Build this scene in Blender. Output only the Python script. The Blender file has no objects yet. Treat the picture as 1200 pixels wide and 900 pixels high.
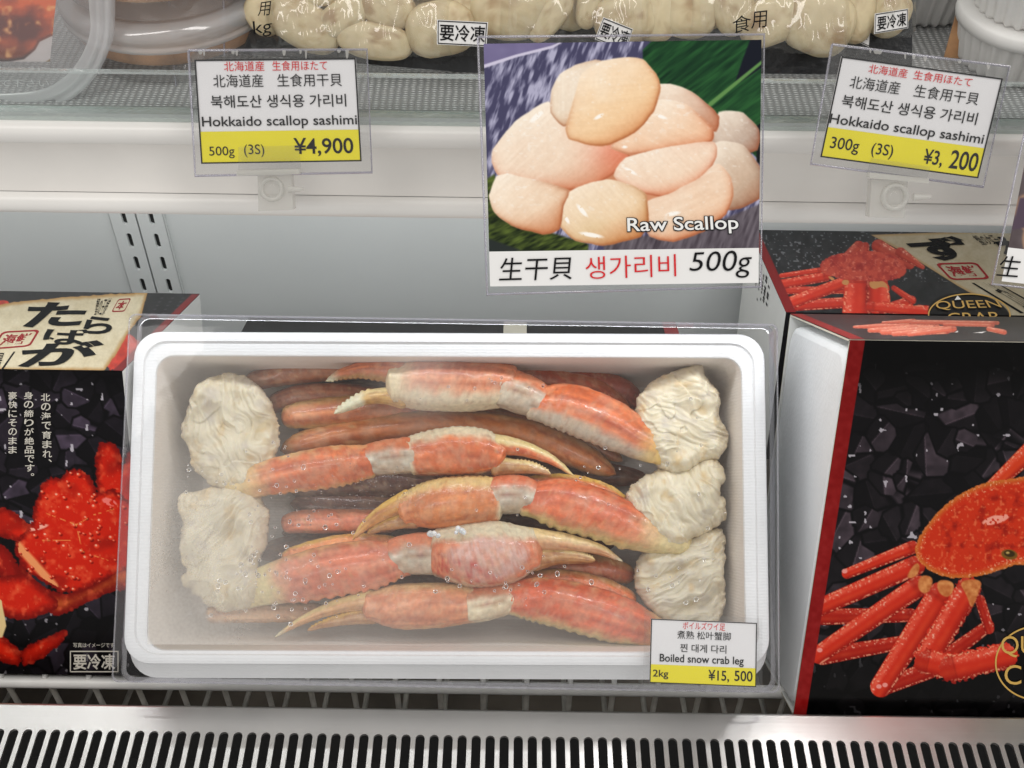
import bpy, math, random
import numpy as np
from mathutils import Vector, Matrix
random.seed(7); RNG = np.random.RandomState(11)
SC = bpy.context.scene
COL = SC.collection
R = math.radians

# ------------------------------------------------------------------ camera
F = 1380.0                       # focal length in photo pixels (photo 1200 x 900)
PITCH, ROLL = R(46.0), R(0.8)
EYE = np.array([0.0, 0.0, 1.30])
_a = np.array([0, math.cos(PITCH), -math.sin(PITCH)])
_u0 = np.array([0, math.sin(PITCH), math.cos(PITCH)]); _r0 = np.array([1.0, 0, 0])
RT = math.cos(ROLL) * _r0 + math.sin(ROLL) * _u0
UP = -math.sin(ROLL) * _r0 + math.cos(ROLL) * _u0
cam_d = bpy.data.cameras.new('camera'); cam = bpy.data.objects.new('camera', cam_d); COL.objects.link(cam)
cam_d.sensor_width = 36.0; cam_d.lens = F / 1200 * 36.0
cam_d.clip_start = 0.01; cam_d.clip_end = 50
M = Matrix(((RT[0], UP[0], -_a[0], EYE[0]), (RT[1], UP[1], -_a[1], EYE[1]), (RT[2], UP[2], -_a[2], EYE[2]), (0, 0, 0, 1)))
cam.matrix_world = M
SC.camera = cam

# ------------------------------------------------------------------ world + lights (shop interior)
W = bpy.data.worlds.new('World'); SC.world = W; W.use_nodes = True
bg = W.node_tree.nodes['Background']; bg.inputs[0].default_value = (1.0, 0.985, 0.96, 1); bg.inputs[1].default_value = 0.64
SC.view_settings.view_transform = 'Standard'; SC.view_settings.look = 'None'
SC.view_settings.exposure = 0.0; SC.view_settings.gamma = 1.0
def area(name, loc, target, sx, sy, power, col=(1, 1, 1)):
    d = bpy.data.lights.new(name, 'AREA'); d.shape = 'RECTANGLE'; d.size = sx; d.size_y = sy; d.energy = power; d.color = col
    o = bpy.data.objects.new(name, d); COL.objects.link(o); o.location = loc
    o.rotation_euler = (Vector(target) - Vector(loc)).to_track_quat('-Z', 'Y').to_euler()
    return o
area('ceiling_lamp', (-0.9, -0.55, 3.0), (0, 0.45, 0.6), 0.35, 2.2, 13.5, (1.0, 0.97, 0.93))
area('ceiling_lamp', (0.8, -0.35, 3.0), (0, 0.45, 0.6), 0.35, 2.2, 13.5, (1.0, 0.97, 0.93))
area('shelf_lamp', (-0.20, 0.545, 0.936), (-0.20, 0.80, 0.68), 1.00, 0.03, 1.30, (0.95, 0.98, 1.0))
for lx in (0.115, 0.262): area('shelf_lamp_end', (lx, 0.520, 0.934), (lx, 0.52, 0.6), 0.02, 0.03, 0.10, (1, 1, 1))

# ------------------------------------------------------------------ measuring helpers
def nrm(v): v = np.asarray(v, float); return v / np.linalg.norm(v)
def ray(x, y): return _a + (x - 600) / F * RT + (450 - y) / F * UP
def A(x, y, d): return EYE + ray(x, y) * d
def hit(x, y, P, n):
    d = ray(x, y); return EYE + d * (np.dot(np.asarray(P) - EYE, n) / np.dot(d, n))
def px_of(P):
    Q = np.asarray(P) - EYE; d = Q @ _a
    return 600 + F * (Q @ RT) / d, 450 - F * (Q @ UP) / d
def bil(q, s, t):                # q: TL TR BR BL
    q = [np.asarray(p, float) for p in q]; s = np.asarray(s)[..., None]; t = np.asarray(t)[..., None]
    return (q[0] * (1 - s) + q[1] * s) * (1 - t) + (q[3] * (1 - s) + q[2] * s) * t

def lin(c):
    c = np.asarray(c, float) / 255.0
    return np.where(c <= 0.04045, c / 12.92, ((c + 0.055) / 1.055) ** 2.4)
_T = np.random.RandomState(3).rand(64, 64, 64)
def vnoise(p):
    p = np.asarray(p, float); i = np.floor(p).astype(int); f = p - i; f = f * f * (3 - 2 * f); i &= 63; j = (i + 1) & 63
    x0, y0, z0 = i[..., 0], i[..., 1], i[..., 2]; x1, y1, z1 = j[..., 0], j[..., 1], j[..., 2]
    fx, fy, fz = f[..., 0], f[..., 1], f[..., 2]
    c00 = _T[x0, y0, z0] * (1 - fx) + _T[x1, y0, z0] * fx; c10 = _T[x0, y1, z0] * (1 - fx) + _T[x1, y1, z0] * fx
    c01 = _T[x0, y0, z1] * (1 - fx) + _T[x1, y0, z1] * fx; c11 = _T[x0, y1, z1] * (1 - fx) + _T[x1, y1, z1] * fx
    return (c00 * (1 - fy) + c10 * fy) * (1 - fz) + (c01 * (1 - fy) + c11 * fy) * fz
def fbm(p, o=4):
    s = 0; a = 0.5
    p = np.asarray(p, float)
    for k in range(o): s = s + a * vnoise(p * 2 ** k + 17.3 * k); a *= 0.5
    return s / (1 - 0.5 ** o)
def sst(a, b, x): t = np.clip((x - a) / (b - a), 0, 1); return t * t * (3 - 2 * t)
def mixc(a, b, t): t = np.asarray(t)[..., None]; return np.asarray(a) * (1 - t) + np.asarray(b) * t

# ------------------------------------------------------------------ materials
def mat(name, col=(0.8, 0.8, 0.8), rough=0.5, metal=0.0, vcol=False, noise=0.0, nscale=40, bump=0.0, bscale=200,
        sss=0.0, coat=0.0, spec=0.5, bdist=0.001, srad=(0.01, 0.005, 0.003)):
    m = bpy.data.materials.new(name); m.use_nodes = True; nt = m.node_tree; p = nt.nodes['Principled BSDF']
    p.inputs['Roughness'].default_value = rough; p.inputs['Metallic'].default_value = metal
    p.inputs['Specular IOR Level'].default_value = spec
    p.inputs['Coat Weight'].default_value = coat; p.inputs['Coat Roughness'].default_value = 0.12
    if sss: p.inputs['Subsurface Weight'].default_value = sss; p.inputs['Subsurface Radius'].default_value = srad; p.inputs['Subsurface Scale'].default_value = 1.0
    tc = nt.nodes.new('ShaderNodeTexCoord'); src = None
    if vcol:
        at = nt.nodes.new('ShaderNodeAttribute'); at.attribute_name = 'Col'; src = at.outputs['Color']
    if noise:
        n = nt.nodes.new('ShaderNodeTexNoise'); n.inputs['Scale'].default_value = nscale; n.inputs['Detail'].default_value = 6
        nt.links.new(tc.outputs['Object'], n.inputs['Vector'])
        mr = nt.nodes.new('ShaderNodeMapRange'); mr.inputs[1].default_value = 0.3; mr.inputs[2].default_value = 0.7
        mr.inputs[3].default_value = 1 - noise; mr.inputs[4].default_value = 1 + noise
        nt.links.new(n.outputs[0], mr.inputs[0])
        mx = nt.nodes.new('ShaderNodeVectorMath'); mx.operation = 'SCALE'
        if src: nt.links.new(src, mx.inputs[0])
        else: mx.inputs[0].default_value = col
        nt.links.new(mr.outputs[0], mx.inputs['Scale']); src = mx.outputs[0]
    if src: nt.links.new(src, p.inputs['Base Color'])
    else: p.inputs['Base Color'].default_value = (*col, 1)
    if bump:
        n = nt.nodes.new('ShaderNodeTexNoise'); n.inputs['Scale'].default_value = bscale; n.inputs['Detail'].default_value = 4
        nt.links.new(tc.outputs['Object'], n.inputs['Vector'])
        b = nt.nodes.new('ShaderNodeBump'); b.inputs['Strength'].default_value = bump; b.inputs['Distance'].default_value = bdist
        nt.links.new(n.outputs[0], b.inputs['Height']); nt.links.new(b.outputs[0], p.inputs['Normal'])
    return m
def clear(name, tint=(0.97, 0.98, 0.98), refl=0.06, rough=0.03, veil=0.0, veilcol=(0.9, 0.9, 0.9), edge=0.5, bump=0, bscale=60):
    """thin clear plastic: light passes, a little is mirrored, 'veil' is milkiness of the plastic"""
    m = bpy.data.materials.new(name); m.use_nodes = True; nt = m.node_tree; nt.nodes.clear()
    out = nt.nodes.new('ShaderNodeOutputMaterial'); tr = nt.nodes.new('ShaderNodeBsdfTransparent'); tr.inputs[0].default_value = (*tint, 1)
    gl = nt.nodes.new('ShaderNodeBsdfGlossy'); gl.inputs['Roughness'].default_value = rough
    fr = nt.nodes.new('ShaderNodeLayerWeight'); fr.inputs[0].default_value = 0.35
    mr = nt.nodes.new('ShaderNodeMapRange'); mr.inputs[3].default_value = refl; mr.inputs[4].default_value = edge
    nt.links.new(fr.outputs['Facing'], mr.inputs[0])
    pw = nt.nodes.new('ShaderNodeMath'); pw.operation = 'POWER'; pw.inputs[1].default_value = 3.0
    nt.links.new(fr.outputs['Facing'], pw.inputs[0]); nt.links.new(pw.outputs[0], mr.inputs[0])
    mx = nt.nodes.new('ShaderNodeMixShader'); nt.links.new(mr.outputs[0], mx.inputs[0])
    base = tr.outputs[0]
    if veil:
        df = nt.nodes.new('ShaderNodeBsdfDiffuse'); df.inputs[0].default_value = (*veilcol, 1)
        tl = nt.nodes.new('ShaderNodeBsdfTranslucent'); tl.inputs[0].default_value = (*veilcol, 1)
        dm = nt.nodes.new('ShaderNodeMixShader'); dm.inputs[0].default_value = 0.5
        nt.links.new(df.outputs[0], dm.inputs[1]); nt.links.new(tl.outputs[0], dm.inputs[2])
        vm = nt.nodes.new('ShaderNodeMixShader'); vm.inputs[0].default_value = veil
        nt.links.new(tr.outputs[0], vm.inputs[1]); nt.links.new(dm.outputs[0], vm.inputs[2]); base = vm.outputs[0]
    if bump:
        tc = nt.nodes.new('ShaderNodeTexCoord'); n = nt.nodes.new('ShaderNodeTexNoise'); n.inputs['Scale'].default_value = bscale; n.inputs['Detail'].default_value = 3
        nt.links.new(tc.outputs['Object'], n.inputs['Vector'])
        b = nt.nodes.new('ShaderNodeBump'); b.inputs['Strength'].default_value = bump; b.inputs['Distance'].default_value = 0.004
        nt.links.new(n.outputs[0], b.inputs['Height']); nt.links.new(b.outputs[0], gl.inputs['Normal'])
    nt.links.new(base, mx.inputs[1]); nt.links.new(gl.outputs[0], mx.inputs[2]); nt.links.new(mx.outputs[0], out.inputs[0])
    m['clear'] = 1
    return m
MT = {}
MT['print'] = mat('printed_card', vcol=True, rough=0.30, spec=0.12, bump=0.06, bscale=40)
MT['gloss_print'] = mat('laminated_print', vcol=True, rough=0.22, spec=0.15)
MT['black_ink'] = mat('black_ink', (0.008, 0.008, 0.009), 0.6, spec=0.1)
MT['soft_ink'] = mat('soft_black_ink', (0.02, 0.02, 0.022), 0.6, spec=0.1)
MT['red_ink'] = mat('red_ink', (0.66, 0.025, 0.03), 0.6, spec=0.1)
MT['white_ink'] = mat('white_ink', (0.85, 0.85, 0.83), 0.5)
MT['cream_ink'] = mat('cream_ink', (0.62, 0.58, 0.50), 0.5)
MT['gold_ink'] = mat('gold_ink', (0.72, 0.44, 0.10), 0.35, 0.3)
MT['seal_ink'] = mat('seal_ink', (0.30, 0.022, 0.028), 0.6, spec=0.1)
MT['card_white'] = mat('white_card', (0.78, 0.77, 0.78), 0.55, noise=0.02, nscale=30)
MT['card_yellow'] = mat('yellow_card', (0.80, 0.70, 0.008), 0.5, noise=0.03, nscale=30)
MT['paper_white'] = mat('white_paper', (0.82, 0.81, 0.80), 0.4, noise=0.02, nscale=30)
MT['steel'] = None
MT['white_enamel'] = mat('white_enamel', (0.82, 0.845, 0.83), 0.35, noise=0.03, nscale=6, bump=0.05, bscale=25)
MT['white_rail'] = mat('white_rail', (0.80, 0.78, 0.75), 0.3, noise=0.03, nscale=12)
MT['rail_insert'] = mat('ivory_rail_insert', (0.80, 0.77, 0.73), 0.38, noise=0.07, nscale=14)
MT['wire_white'] = mat('white_coated_wire', (0.84, 0.83, 0.80), 0.3, noise=0.05, nscale=60)
MT['wire_grey'] = mat('aged_coated_wire', (0.62, 0.59, 0.53), 0.45, noise=0.2, nscale=60)
MT['dark_void'] = mat('dark_pan', (0.035, 0.033, 0.03), 0.6, noise=0.4, nscale=20)
MT['brown_pan'] = mat('dusty_pan', (0.22, 0.185, 0.15), 0.6, noise=0.35, nscale=14)
MT['black_hole'] = mat('slot_shadow_metal', (0.02, 0.02, 0.02), 0.6)
MT['board_white'] = mat('white_board', (0.74, 0.74, 0.71), 0.6, noise=0.03, nscale=20)
MT['board_cream'] = mat('cream_board_edge', (0.62, 0.58, 0.48), 0.7, noise=0.06, nscale=40)
MT['board_black'] = mat('black_board', (0.014, 0.013, 0.014), 0.35, spec=0.15, noise=0.3, nscale=50)
MT['board_red'] = mat('red_board', (0.30, 0.012, 0.016), 0.4, noise=0.1, nscale=40)
MT['milky'] = clear('milky_plastic', (0.9, 0.9, 0.9), 0.05, 0.2, veil=0.5, veilcol=(0.85, 0.84, 0.80))
MT['clear'] = clear('clear_plastic', (0.98, 0.98, 0.98), 0.018, 0.04, veil=0.018)
MT['clear_lid'] = clear('clear_lid_plastic', (0.985, 0.985, 0.99), 0.022, 0.035, veil=0.012, bump=0.10, bscale=18)
MT['clear_edge'] = clear('clear_edge_plastic', (0.78, 0.77, 0.86), 0.2, 0.1, veil=0.22, veilcol=(0.86, 0.85, 0.92))
MT['bag_film'] = clear('bag_film', (0.98, 0.98, 0.97), 0.085, 0.09, veil=0.03, edge=0.75, bump=0.25, bscale=45)
MT['tub'] = clear('tub_plastic', (0.95, 0.95, 0.96), 0.06, 0.12, veil=0.20, veilcol=(0.93, 0.92, 0.92))
MT['tub_rim'] = clear('tub_rim_plastic', (0.92, 0.93, 0.94), 0.12, 0.10, veil=0.60, veilcol=(0.93, 0.93, 0.94))
MT['glass_edge'] = clear('glass_edge', (0.90, 0.95, 0.94), 0.25, 0.08, veil=0.30, veilcol=(0.86, 0.91, 0.90), bump=0.3, bscale=180)
MT['glass'] = clear('shelf_glass', (0.965, 0.985, 0.98), 0.05, 0.03, veil=0.01)
MT['crab'] = mat('boiled_crab_shell', vcol=True, rough=0.40, noise=0.14, nscale=320, bump=0.35, bscale=900, sss=0.08, coat=0.30, bdist=0.0005, srad=(0.004, 0.002, 0.001))
MT['meat'] = mat('pale_crab_meat', vcol=True, rough=0.5, noise=0.06, nscale=200, bump=0.3, bscale=420, sss=0.25, coat=0.15, bdist=0.0006, srad=(0.004, 0.003, 0.0015))
MT['scallop'] = mat('frozen_scallop', vcol=True, rough=0.5, noise=0.06, nscale=90, bump=0.12, bscale=200, sss=0.15)
MT['ice'] = mat('ice_crumb', (0.88, 0.87, 0.84), 0.3, sss=0.3)

def foam_mat(name, col):
    m = mat(name, col, 0.62, noise=0.03, nscale=25); nt = m.node_tree; p = nt.nodes['Principled BSDF']
    tc = nt.nodes.new('ShaderNodeTexCoord')
    v = nt.nodes.new('ShaderNodeTexVoronoi'); v.inputs['Scale'].default_value = 330; nt.links.new(tc.outputs['Object'], v.inputs['Vector'])
    w = nt.nodes.new('ShaderNodeTexWave'); w.bands_direction = 'Y'; w.inputs['Scale'].default_value = 160; w.inputs['Distortion'].default_value = 2.5; w.inputs['Detail'].default_value = 2
    nt.links.new(tc.outputs['Object'], w.inputs['Vector'])
    ad = nt.nodes.new('ShaderNodeMath'); ad.operation = 'MULTIPLY_ADD'; ad.inputs[1].default_value = 0.5
    nt.links.new(w.outputs['Fac'], ad.inputs[0]); nt.links.new(v.outputs['Distance'], ad.inputs[2])
    b = nt.nodes.new('ShaderNodeBump'); b.inputs['Strength'].default_value = 0.25; b.inputs['Distance'].default_value = 0.0006
    nt.links.new(ad.outputs[0], b.inputs['Height']); nt.links.new(b.outputs[0], p.inputs['Normal'])
    return m
MT['foam'] = foam_mat('white_foam', (0.79, 0.80, 0.81))
MT['foam_inner'] = foam_mat('warm_foam', (0.78, 0.73, 0.68))  # inner walls get a warmer, browner foam colour than the outside

def steel_mat():
    m = mat('brushed_steel', (0.76, 0.745, 0.72), 0.34, 1.0); nt = m.node_tree; p = nt.nodes['Principled BSDF']
    tc = nt.nodes.new('ShaderNodeTexCoord'); mp = nt.nodes.new('ShaderNodeMapping'); mp.inputs['Scale'].default_value = (6, 900, 900)
    n = nt.nodes.new('ShaderNodeTexNoise'); n.inputs['Scale'].default_value = 1.0; n.inputs['Detail'].default_value = 4
    nt.links.new(tc.outputs['Object'], mp.inputs['Vector']); nt.links.new(mp.outputs[0], n.inputs['Vector'])
    n2 = nt.nodes.new('ShaderNodeTexNoise'); n2.inputs['Scale'].default_value = 22; n2.inputs['Detail'].default_value = 5; nt.links.new(tc.outputs['Object'], n2.inputs['Vector'])
    mr = nt.nodes.new('ShaderNodeMapRange'); mr.inputs[3].default_value = 0.26; mr.inputs[4].default_value = 0.46; nt.links.new(n2.outputs[0], mr.inputs[0]); nt.links.new(mr.outputs[0], p.inputs['Roughness'])
    b = nt.nodes.new('ShaderNodeBump'); b.inputs['Strength'].default_value = 0.10; b.inputs['Distance'].default_value = 0.0004
    nt.links.new(n.outputs[0], b.inputs['Height']); nt.links.new(b.outputs[0], p.inputs['Normal'])
    return m
MT['steel'] = steel_mat()
def mesh_deck_mat():
    m = mat('silver_mesh_mat', (0.42, 0.42, 0.39), 0.42, 0.25); nt = m.node_tree; p = nt.nodes['Principled BSDF']
    tc = nt.nodes.new('ShaderNodeTexCoord'); w1 = nt.nodes.new('ShaderNodeTexWave'); w1.bands_direction = 'X'; w1.inputs['Scale'].default_value = 95
    w2 = nt.nodes.new('ShaderNodeTexWave'); w2.bands_direction = 'Y'; w2.inputs['Scale'].default_value = 170
    for w in (w1, w2): w.inputs['Distortion'].default_value = 1.2; w.inputs['Detail'].default_value = 1; w.inputs['Detail Scale'].default_value = 3; nt.links.new(tc.outputs['Object'], w.inputs['Vector'])
    mu = nt.nodes.new('ShaderNodeMath'); mu.operation = 'MULTIPLY'; nt.links.new(w1.outputs['Fac'], mu.inputs[0]); nt.links.new(w2.outputs['Fac'], mu.inputs[1])
    cr = nt.nodes.new('ShaderNodeMapRange'); cr.inputs[3].default_value = 0.30; cr.inputs[4].default_value = 0.72; nt.links.new(mu.outputs[0], cr.inputs[0])
    nt.links.new(cr.outputs[0], p.inputs['Base Color'])
    b = nt.nodes.new('ShaderNodeBump'); b.inputs['Strength'].default_value = 0.6; b.inputs['Distance'].default_value = 0.002
    nt.links.new(mu.outputs[0], b.inputs['Height']); nt.links.new(b.outputs[0], p.inputs['Normal'])
    return m
MT['mesh_deck'] = mesh_deck_mat()

# ------------------------------------------------------------------ mesh builder
class MB:
    def __init__(s): s.v = []; s.f = []; s.m = []; s.c = []; s.n = 0; s.sm = []
    def add(s, V, Fc, mi=0, col=None, smooth=True):
        V = np.asarray(V, float).reshape(-1, 3); b = s.n
        s.v.append(V); s.n += len(V)
        s.c.append(np.ones((len(V), 3)) * 0.8 if col is None else np.broadcast_to(np.asarray(col, float), (len(V), 3)).copy())
        for q in Fc: s.f.append([b + int(i) for i in q]); s.m.append(mi); s.sm.append(smooth)
    def grid(s, P, mi=0, col=None, smooth=True, wrap=False):
        P = np.asarray(P); a, b = P.shape[:2]; fs = []
        for i in range(a - 1):
            for j in range(b if wrap else b - 1):
                k = (j + 1) % b; fs.append((i * b + j, i * b + k, (i + 1) * b + k, (i + 1) * b + j))
        s.add(P.reshape(-1, 3), fs, mi, None if col is None else np.asarray(col).reshape(-1, 3), smooth)
    def hexa(s, C, mi=0):        # 8 corners: 4 bottom loop, 4 top loop
        fs = [(3, 2, 1, 0), (4, 5, 6, 7), (0, 1, 5, 4), (1, 2, 6, 5), (2, 3, 7, 6), (3, 0, 4, 7)]
        if isinstance(mi, int): s.add(C, fs, mi, smooth=False)
        else:
            for q, k in zip(fs, mi): s.add([C[i] for i in q], [(0, 1, 2, 3)], k, smooth=False)
    def box(s, lo, hi, mi=0):
        x0, y0, z0 = lo; x1, y1, z1 = hi
        s.hexa([(x0, y0, z0), (x1, y0, z0), (x1, y1, z0), (x0, y1, z0), (x0, y0, z1), (x1, y0, z1), (x1, y1, z1), (x0, y1, z1)], mi)
    def tube(s, pts, r, mi=0, n=10, caps=True):
        pts = [np.asarray(p, float) for p in pts]; P = []
        for i, p in enumerate(pts):
            t = nrm(pts[min(i + 1, len(pts) - 1)] - pts[max(i - 1, 0)])
            a = nrm(np.cross(t, (0.13, 0.31, 0.95) if abs(t[2]) < 0.9 else (1, 0.1, 0))); b = np.cross(t, a)
            rr = r[i] if hasattr(r, '__len__') else r
            P.append([p + rr * (math.cos(k * 2 * math.pi / n) * a + math.sin(k * 2 * math.pi / n) * b) for k in range(n)])
        s.grid(P, mi, wrap=True)
        if caps:
            s.add(P[0], [list(range(n))[::-1]], mi, smooth=False); s.add(P[-1], [list(range(n))], mi, smooth=False)
    def build(s, name, mats, parent=None, mw=None, bevel=0, colors=False, sharp=0):
        me = bpy.data.meshes.new(name); V = np.concatenate(s.v)
        # keep the object's origin at its middle
        org = Vector(((V.min(0) + V.max(0)) / 2).tolist())
        if mw is None:
            V = V - np.array(org)
        me.from_pydata(V.tolist(), [], s.f)
        for m in mats: me.materials.append(m)
        me.polygons.foreach_set('material_index', s.m); me.polygons.foreach_set('use_smooth', s.sm)
        if colors:
            at = me.color_attributes.new('Col', 'FLOAT_COLOR', 'POINT'); C = np.concatenate(s.c); C = np.hstack([C, np.ones((len(C), 1))])
            at.data.foreach_set('color', C.astype(np.float32).ravel())
        me.update()
        if sharp: me.set_sharp_from_angle(angle=R(sharp))
        o = bpy.data.objects.new(name, me); COL.objects.link(o)
        o.matrix_world = mw if mw is not None else Matrix.Translation(org)
        if parent is not None:
            o.parent = parent; o.matrix_parent_inverse = parent.matrix_world.inverted()
        if bevel:
            b = o.modifiers.new('bevel', 'BEVEL'); b.width = bevel; b.segments = 2; b.limit_method = 'ANGLE'
        return o
def thing(name, label, cat, loc, group=None):
    o = bpy.data.objects.new(name, None); COL.objects.link(o); o.matrix_world = Matrix.Translation(Vector([float(x) for x in loc]))
    o.empty_display_size = 0.02
    tag(o, label, cat, group); return o
def tag(o, label, cat, group=None, kind=None):
    o['label'] = label; o['category'] = cat
    if group: o['group'] = group
    if kind: o['kind'] = kind
    return o
def frame(O, U, V, N):
    return Matrix(((U[0], V[0], N[0], O[0]), (U[1], V[1], N[1], O[1]), (U[2], V[2], N[2], O[2]), (0, 0, 0, 1)))

# ------------------------------------------------------------------ lettering
_tc = {}
def glyphs(body, bold=0.0, shear=0.0):
    """outline of a line of text, normalised to its own box: (x 0..1 left-right, y 0..1 top-down), faces, aspect"""
    k = (body, bold, shear)
    if k in _tc: return _tc[k]
    c = bpy.data.curves.new('lettering', 'FONT'); c.body = body; c.dimensions = '2D'; c.fill_mode = 'FRONT'; c.offset = bold; c.shear = shear; c.resolution_u = 4
    o = bpy.data.objects.new('lettering', c); COL.objects.link(o)
    me = bpy.data.meshes.new_from_object(o.evaluated_get(bpy.context.evaluated_depsgraph_get()))
    V = np.array([v.co[:] for v in me.vertices]); Fc = [list(p.vertices) for p in me.polygons]
    bpy.data.objects.remove(o); bpy.data.curves.remove(c); bpy.data.meshes.remove(me)
    lo, hi = V.min(0), V.max(0); X = (V[:, 0] - lo[0]) / (hi[0] - lo[0]); Y = (hi[1] - V[:, 1]) / (hi[1] - lo[1])
    _tc[k] = (X, Y, Fc, (hi[0] - lo[0]) / (hi[1] - lo[1])); return _tc[k]
def text_px(mb, body, quad, P, n, mi, lift=0.0003, bold=0.0, shear=0.0, jit=0):
    """letters printed on the plane (P, n); quad = TL TR BR BL of their box as measured in the photograph"""
    X, Y, Fc, _ = glyphs(body, bold, shear)
    Q = bil(quad, X, Y); n = np.asarray(n)
    mb.add([hit(q[0], q[1], P, n) + n * lift for q in Q], Fc, mi, smooth=False)
def rect(x0, y0, x1, y1, dx=0, dy=0): return [(x0, y0), (x1, y0 + dy), (x1 + dx, y1 + dy), (x0 + dx, y1)]
def column(mb, body, x0, y0, w, h, gap, P, n, mi, slant=0, bold=0.0, lift=0.0003):
    for k, ch in enumerate(body):
        y = y0 + k * (h + gap)
        if ch == ' ': continue
        hh, ww = (h, w)
        xo = x0 + slant * k
        if ch in '、。': xo += w * .6; ww = w * .35; hh = h * .35
        text_px(mb, ch, rect(xo, y, xo + ww, y + hh), P, n, mi, bold=bold, lift=lift)

# ------------------------------------------------------------------ printed pictures (flat prints traced onto their sheet)
class Canvas:
    """colours for the points of a printed sheet; X, Y are where those points were measured in the photograph"""
    def __init__(s, X, Y, base): s.X = X; s.Y = Y; s.C = np.ones(X.shape + (3,)) * np.asarray(base, float)
    def sd(s, poly):
        X, Y = s.X, s.Y; p = np.asarray(poly, float); d = np.full(X.shape, 1e9); ins = np.zeros(X.shape, bool)
        for i in range(len(p)):
            a = p[i]; b = p[(i + 1) % len(p)]; e = b - a; wx = X - a[0]; wy = Y - a[1]
            t = np.clip((wx * e[0] + wy * e[1]) / (e @ e + 1e-9), 0, 1)
            d = np.minimum(d, (wx - t * e[0]) ** 2 + (wy - t * e[1]) ** 2)
            if a[1] != b[1]:
                c = ((a[1] > Y) != (b[1] > Y)) & (X < (b[0] - a[0]) * (Y - a[1]) / (b[1] - a[1]) + a[0]); ins ^= c
        return np.where(ins, 1, -1) * np.sqrt(d)
    def sdc(s, poly):
        p = [tuple(q) for q in poly]
        for _ in range(3): p = [r for i in range(len(p)) for r in ((p[i][0] * .75 + p[(i + 1) % len(p)][0] * .25, p[i][1] * .75 + p[(i + 1) % len(p)][1] * .25), (p[i][0] * .25 + p[(i + 1) % len(p)][0] * .75, p[i][1] * .25 + p[(i + 1) % len(p)][1] * .75))]
        return s.sd(p)
    def ell(s, cx, cy, rx, ry, rot=0):
        c, q = math.cos(R(rot)), math.sin(R(rot)); x = s.X - cx; y = s.Y - cy; u = (x * c + y * q) / rx; v = (-x * q + y * c) / ry
        return (1 - np.sqrt(u * u + v * v)) * min(rx, ry)
    def cap(s, x0, y0, w0, x1, y1, w1):
        ex, ey = x1 - x0, y1 - y0; t = np.clip(((s.X - x0) * ex + (s.Y - y0) * ey) / (ex * ex + ey * ey + 1e-9), 0, 1)
        cr = ((s.X - x0) * ey - (s.Y - y0) * ex) / math.hypot(ex, ey)
        d = np.hypot(s.X - x0 - t * ex, s.Y - y0 - t * ey); r = (w0 + (w1 - w0) * t) / 2
        return r - d, cr / r, t
    def put(s, d, col, soft=0.8):
        t = np.clip(d / soft + 0.5, 0, 1)[..., None]; s.C = s.C * (1 - t) + np.asarray(col, float) * t
    def n(s, sc, o=3, z=0): return fbm(np.stack([s.X / sc, s.Y / sc, np.zeros_like(s.X) + z], -1), o)
    def leg(s, x0, y0, w0, x1, y1, w1, base=(205, 42, 24), hi=(240, 105, 80), lo=(138, 18, 12), spiky=0, seed=0):
        d, c, t = s.cap(x0, y0, w0, x1, y1, w1); nz = s.n(4, 2, seed)
        if spiky: d = d + (s.n(3.0, 1, seed + 5) - 0.5) * spiky
        sgn = 1 if (x1 - x0) < 0 else -1
        k = c * sgn
        col = mixc(np.array(base), np.array(lo), sst(0.15, 1.15, k)); col = mixc(col, hi, np.exp(-((k + 0.55) / 0.3) ** 2) * (0.35 + 0.6 * nz))
        g_ = s.n(1.5, 1, seed + 9); ed = np.exp(-((np.abs(k) - .86) / .10) ** 2)
        col = mixc(col, (246, 178, 140), np.clip((g_ - 0.42) * 3, 0, .85) * ed); col = mixc(col, (250, 205, 180), np.clip((s.n(2.2, 2, seed + 3) - .62) * 4, 0, .8) * np.exp(-((k + .5) / .22) ** 2))
        col = mixc(col, lo, np.exp(-((t - .02) / .03) ** 2) * .5); col = mixc(col, (232, 110, 60), np.exp(-((k - .25) / .3) ** 2) * .35 * s.n(10, 2, seed + 6)); s.put(d, col)
    def coal(s, sc, seed, dark=(10, 9, 11), light=(66, 58, 68), amt=1.0):
        """printed charcoal lumps"""
        rs = np.random.RandomState(seed); i = np.floor(s.X / sc).astype(int); j = np.floor(s.Y / sc).astype(int)
        H = rs.rand(97, 97, 6); b1 = np.full(s.X.shape, 9.0); b2 = b1.copy(); idx = np.zeros(s.X.shape); ax = idx.copy(); ay = idx.copy(); bx_ = idx.copy(); by_ = idx.copy()
        for di in (-1, 0, 1):
            for dj in (-1, 0, 1):
                h = H[(i + di) % 97, (j + dj) % 97]; dx = s.X / sc - (i + di + h[..., 0]); dy = s.Y / sc - (j + dj + h[..., 1])
                an = h[..., 3] * 3; ux = dx * np.cos(an) + dy * np.sin(an); uy = -dx * np.sin(an) + dy * np.cos(an); d = np.maximum(np.abs(ux), np.abs(uy) * 1.25)
                m = d < b1; b2 = np.where(m, b1, np.minimum(b2, d)); b1 = np.where(m, d, b1); idx = np.where(m, h[..., 2], idx); ax = np.where(m, h[..., 4], ax); bx_ = np.where(m, ux, bx_); by_ = np.where(m, uy, by_)
        e = sst(0.02, 0.16, b2 - b1)
        face = np.where(by_ + bx_ * (ax - 0.5) * 2 < 0.05, 0.85, 0.22) * (0.15 + 0.85 * idx ** 1.3) + 0.5 * np.exp(-((by_ + bx_ * (ax - 0.5) * 2 - 0.05) / 0.035) ** 2) * idx
        sh = e * face * (0.65 + 0.7 * s.n(9, 2, seed)) * amt
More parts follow.
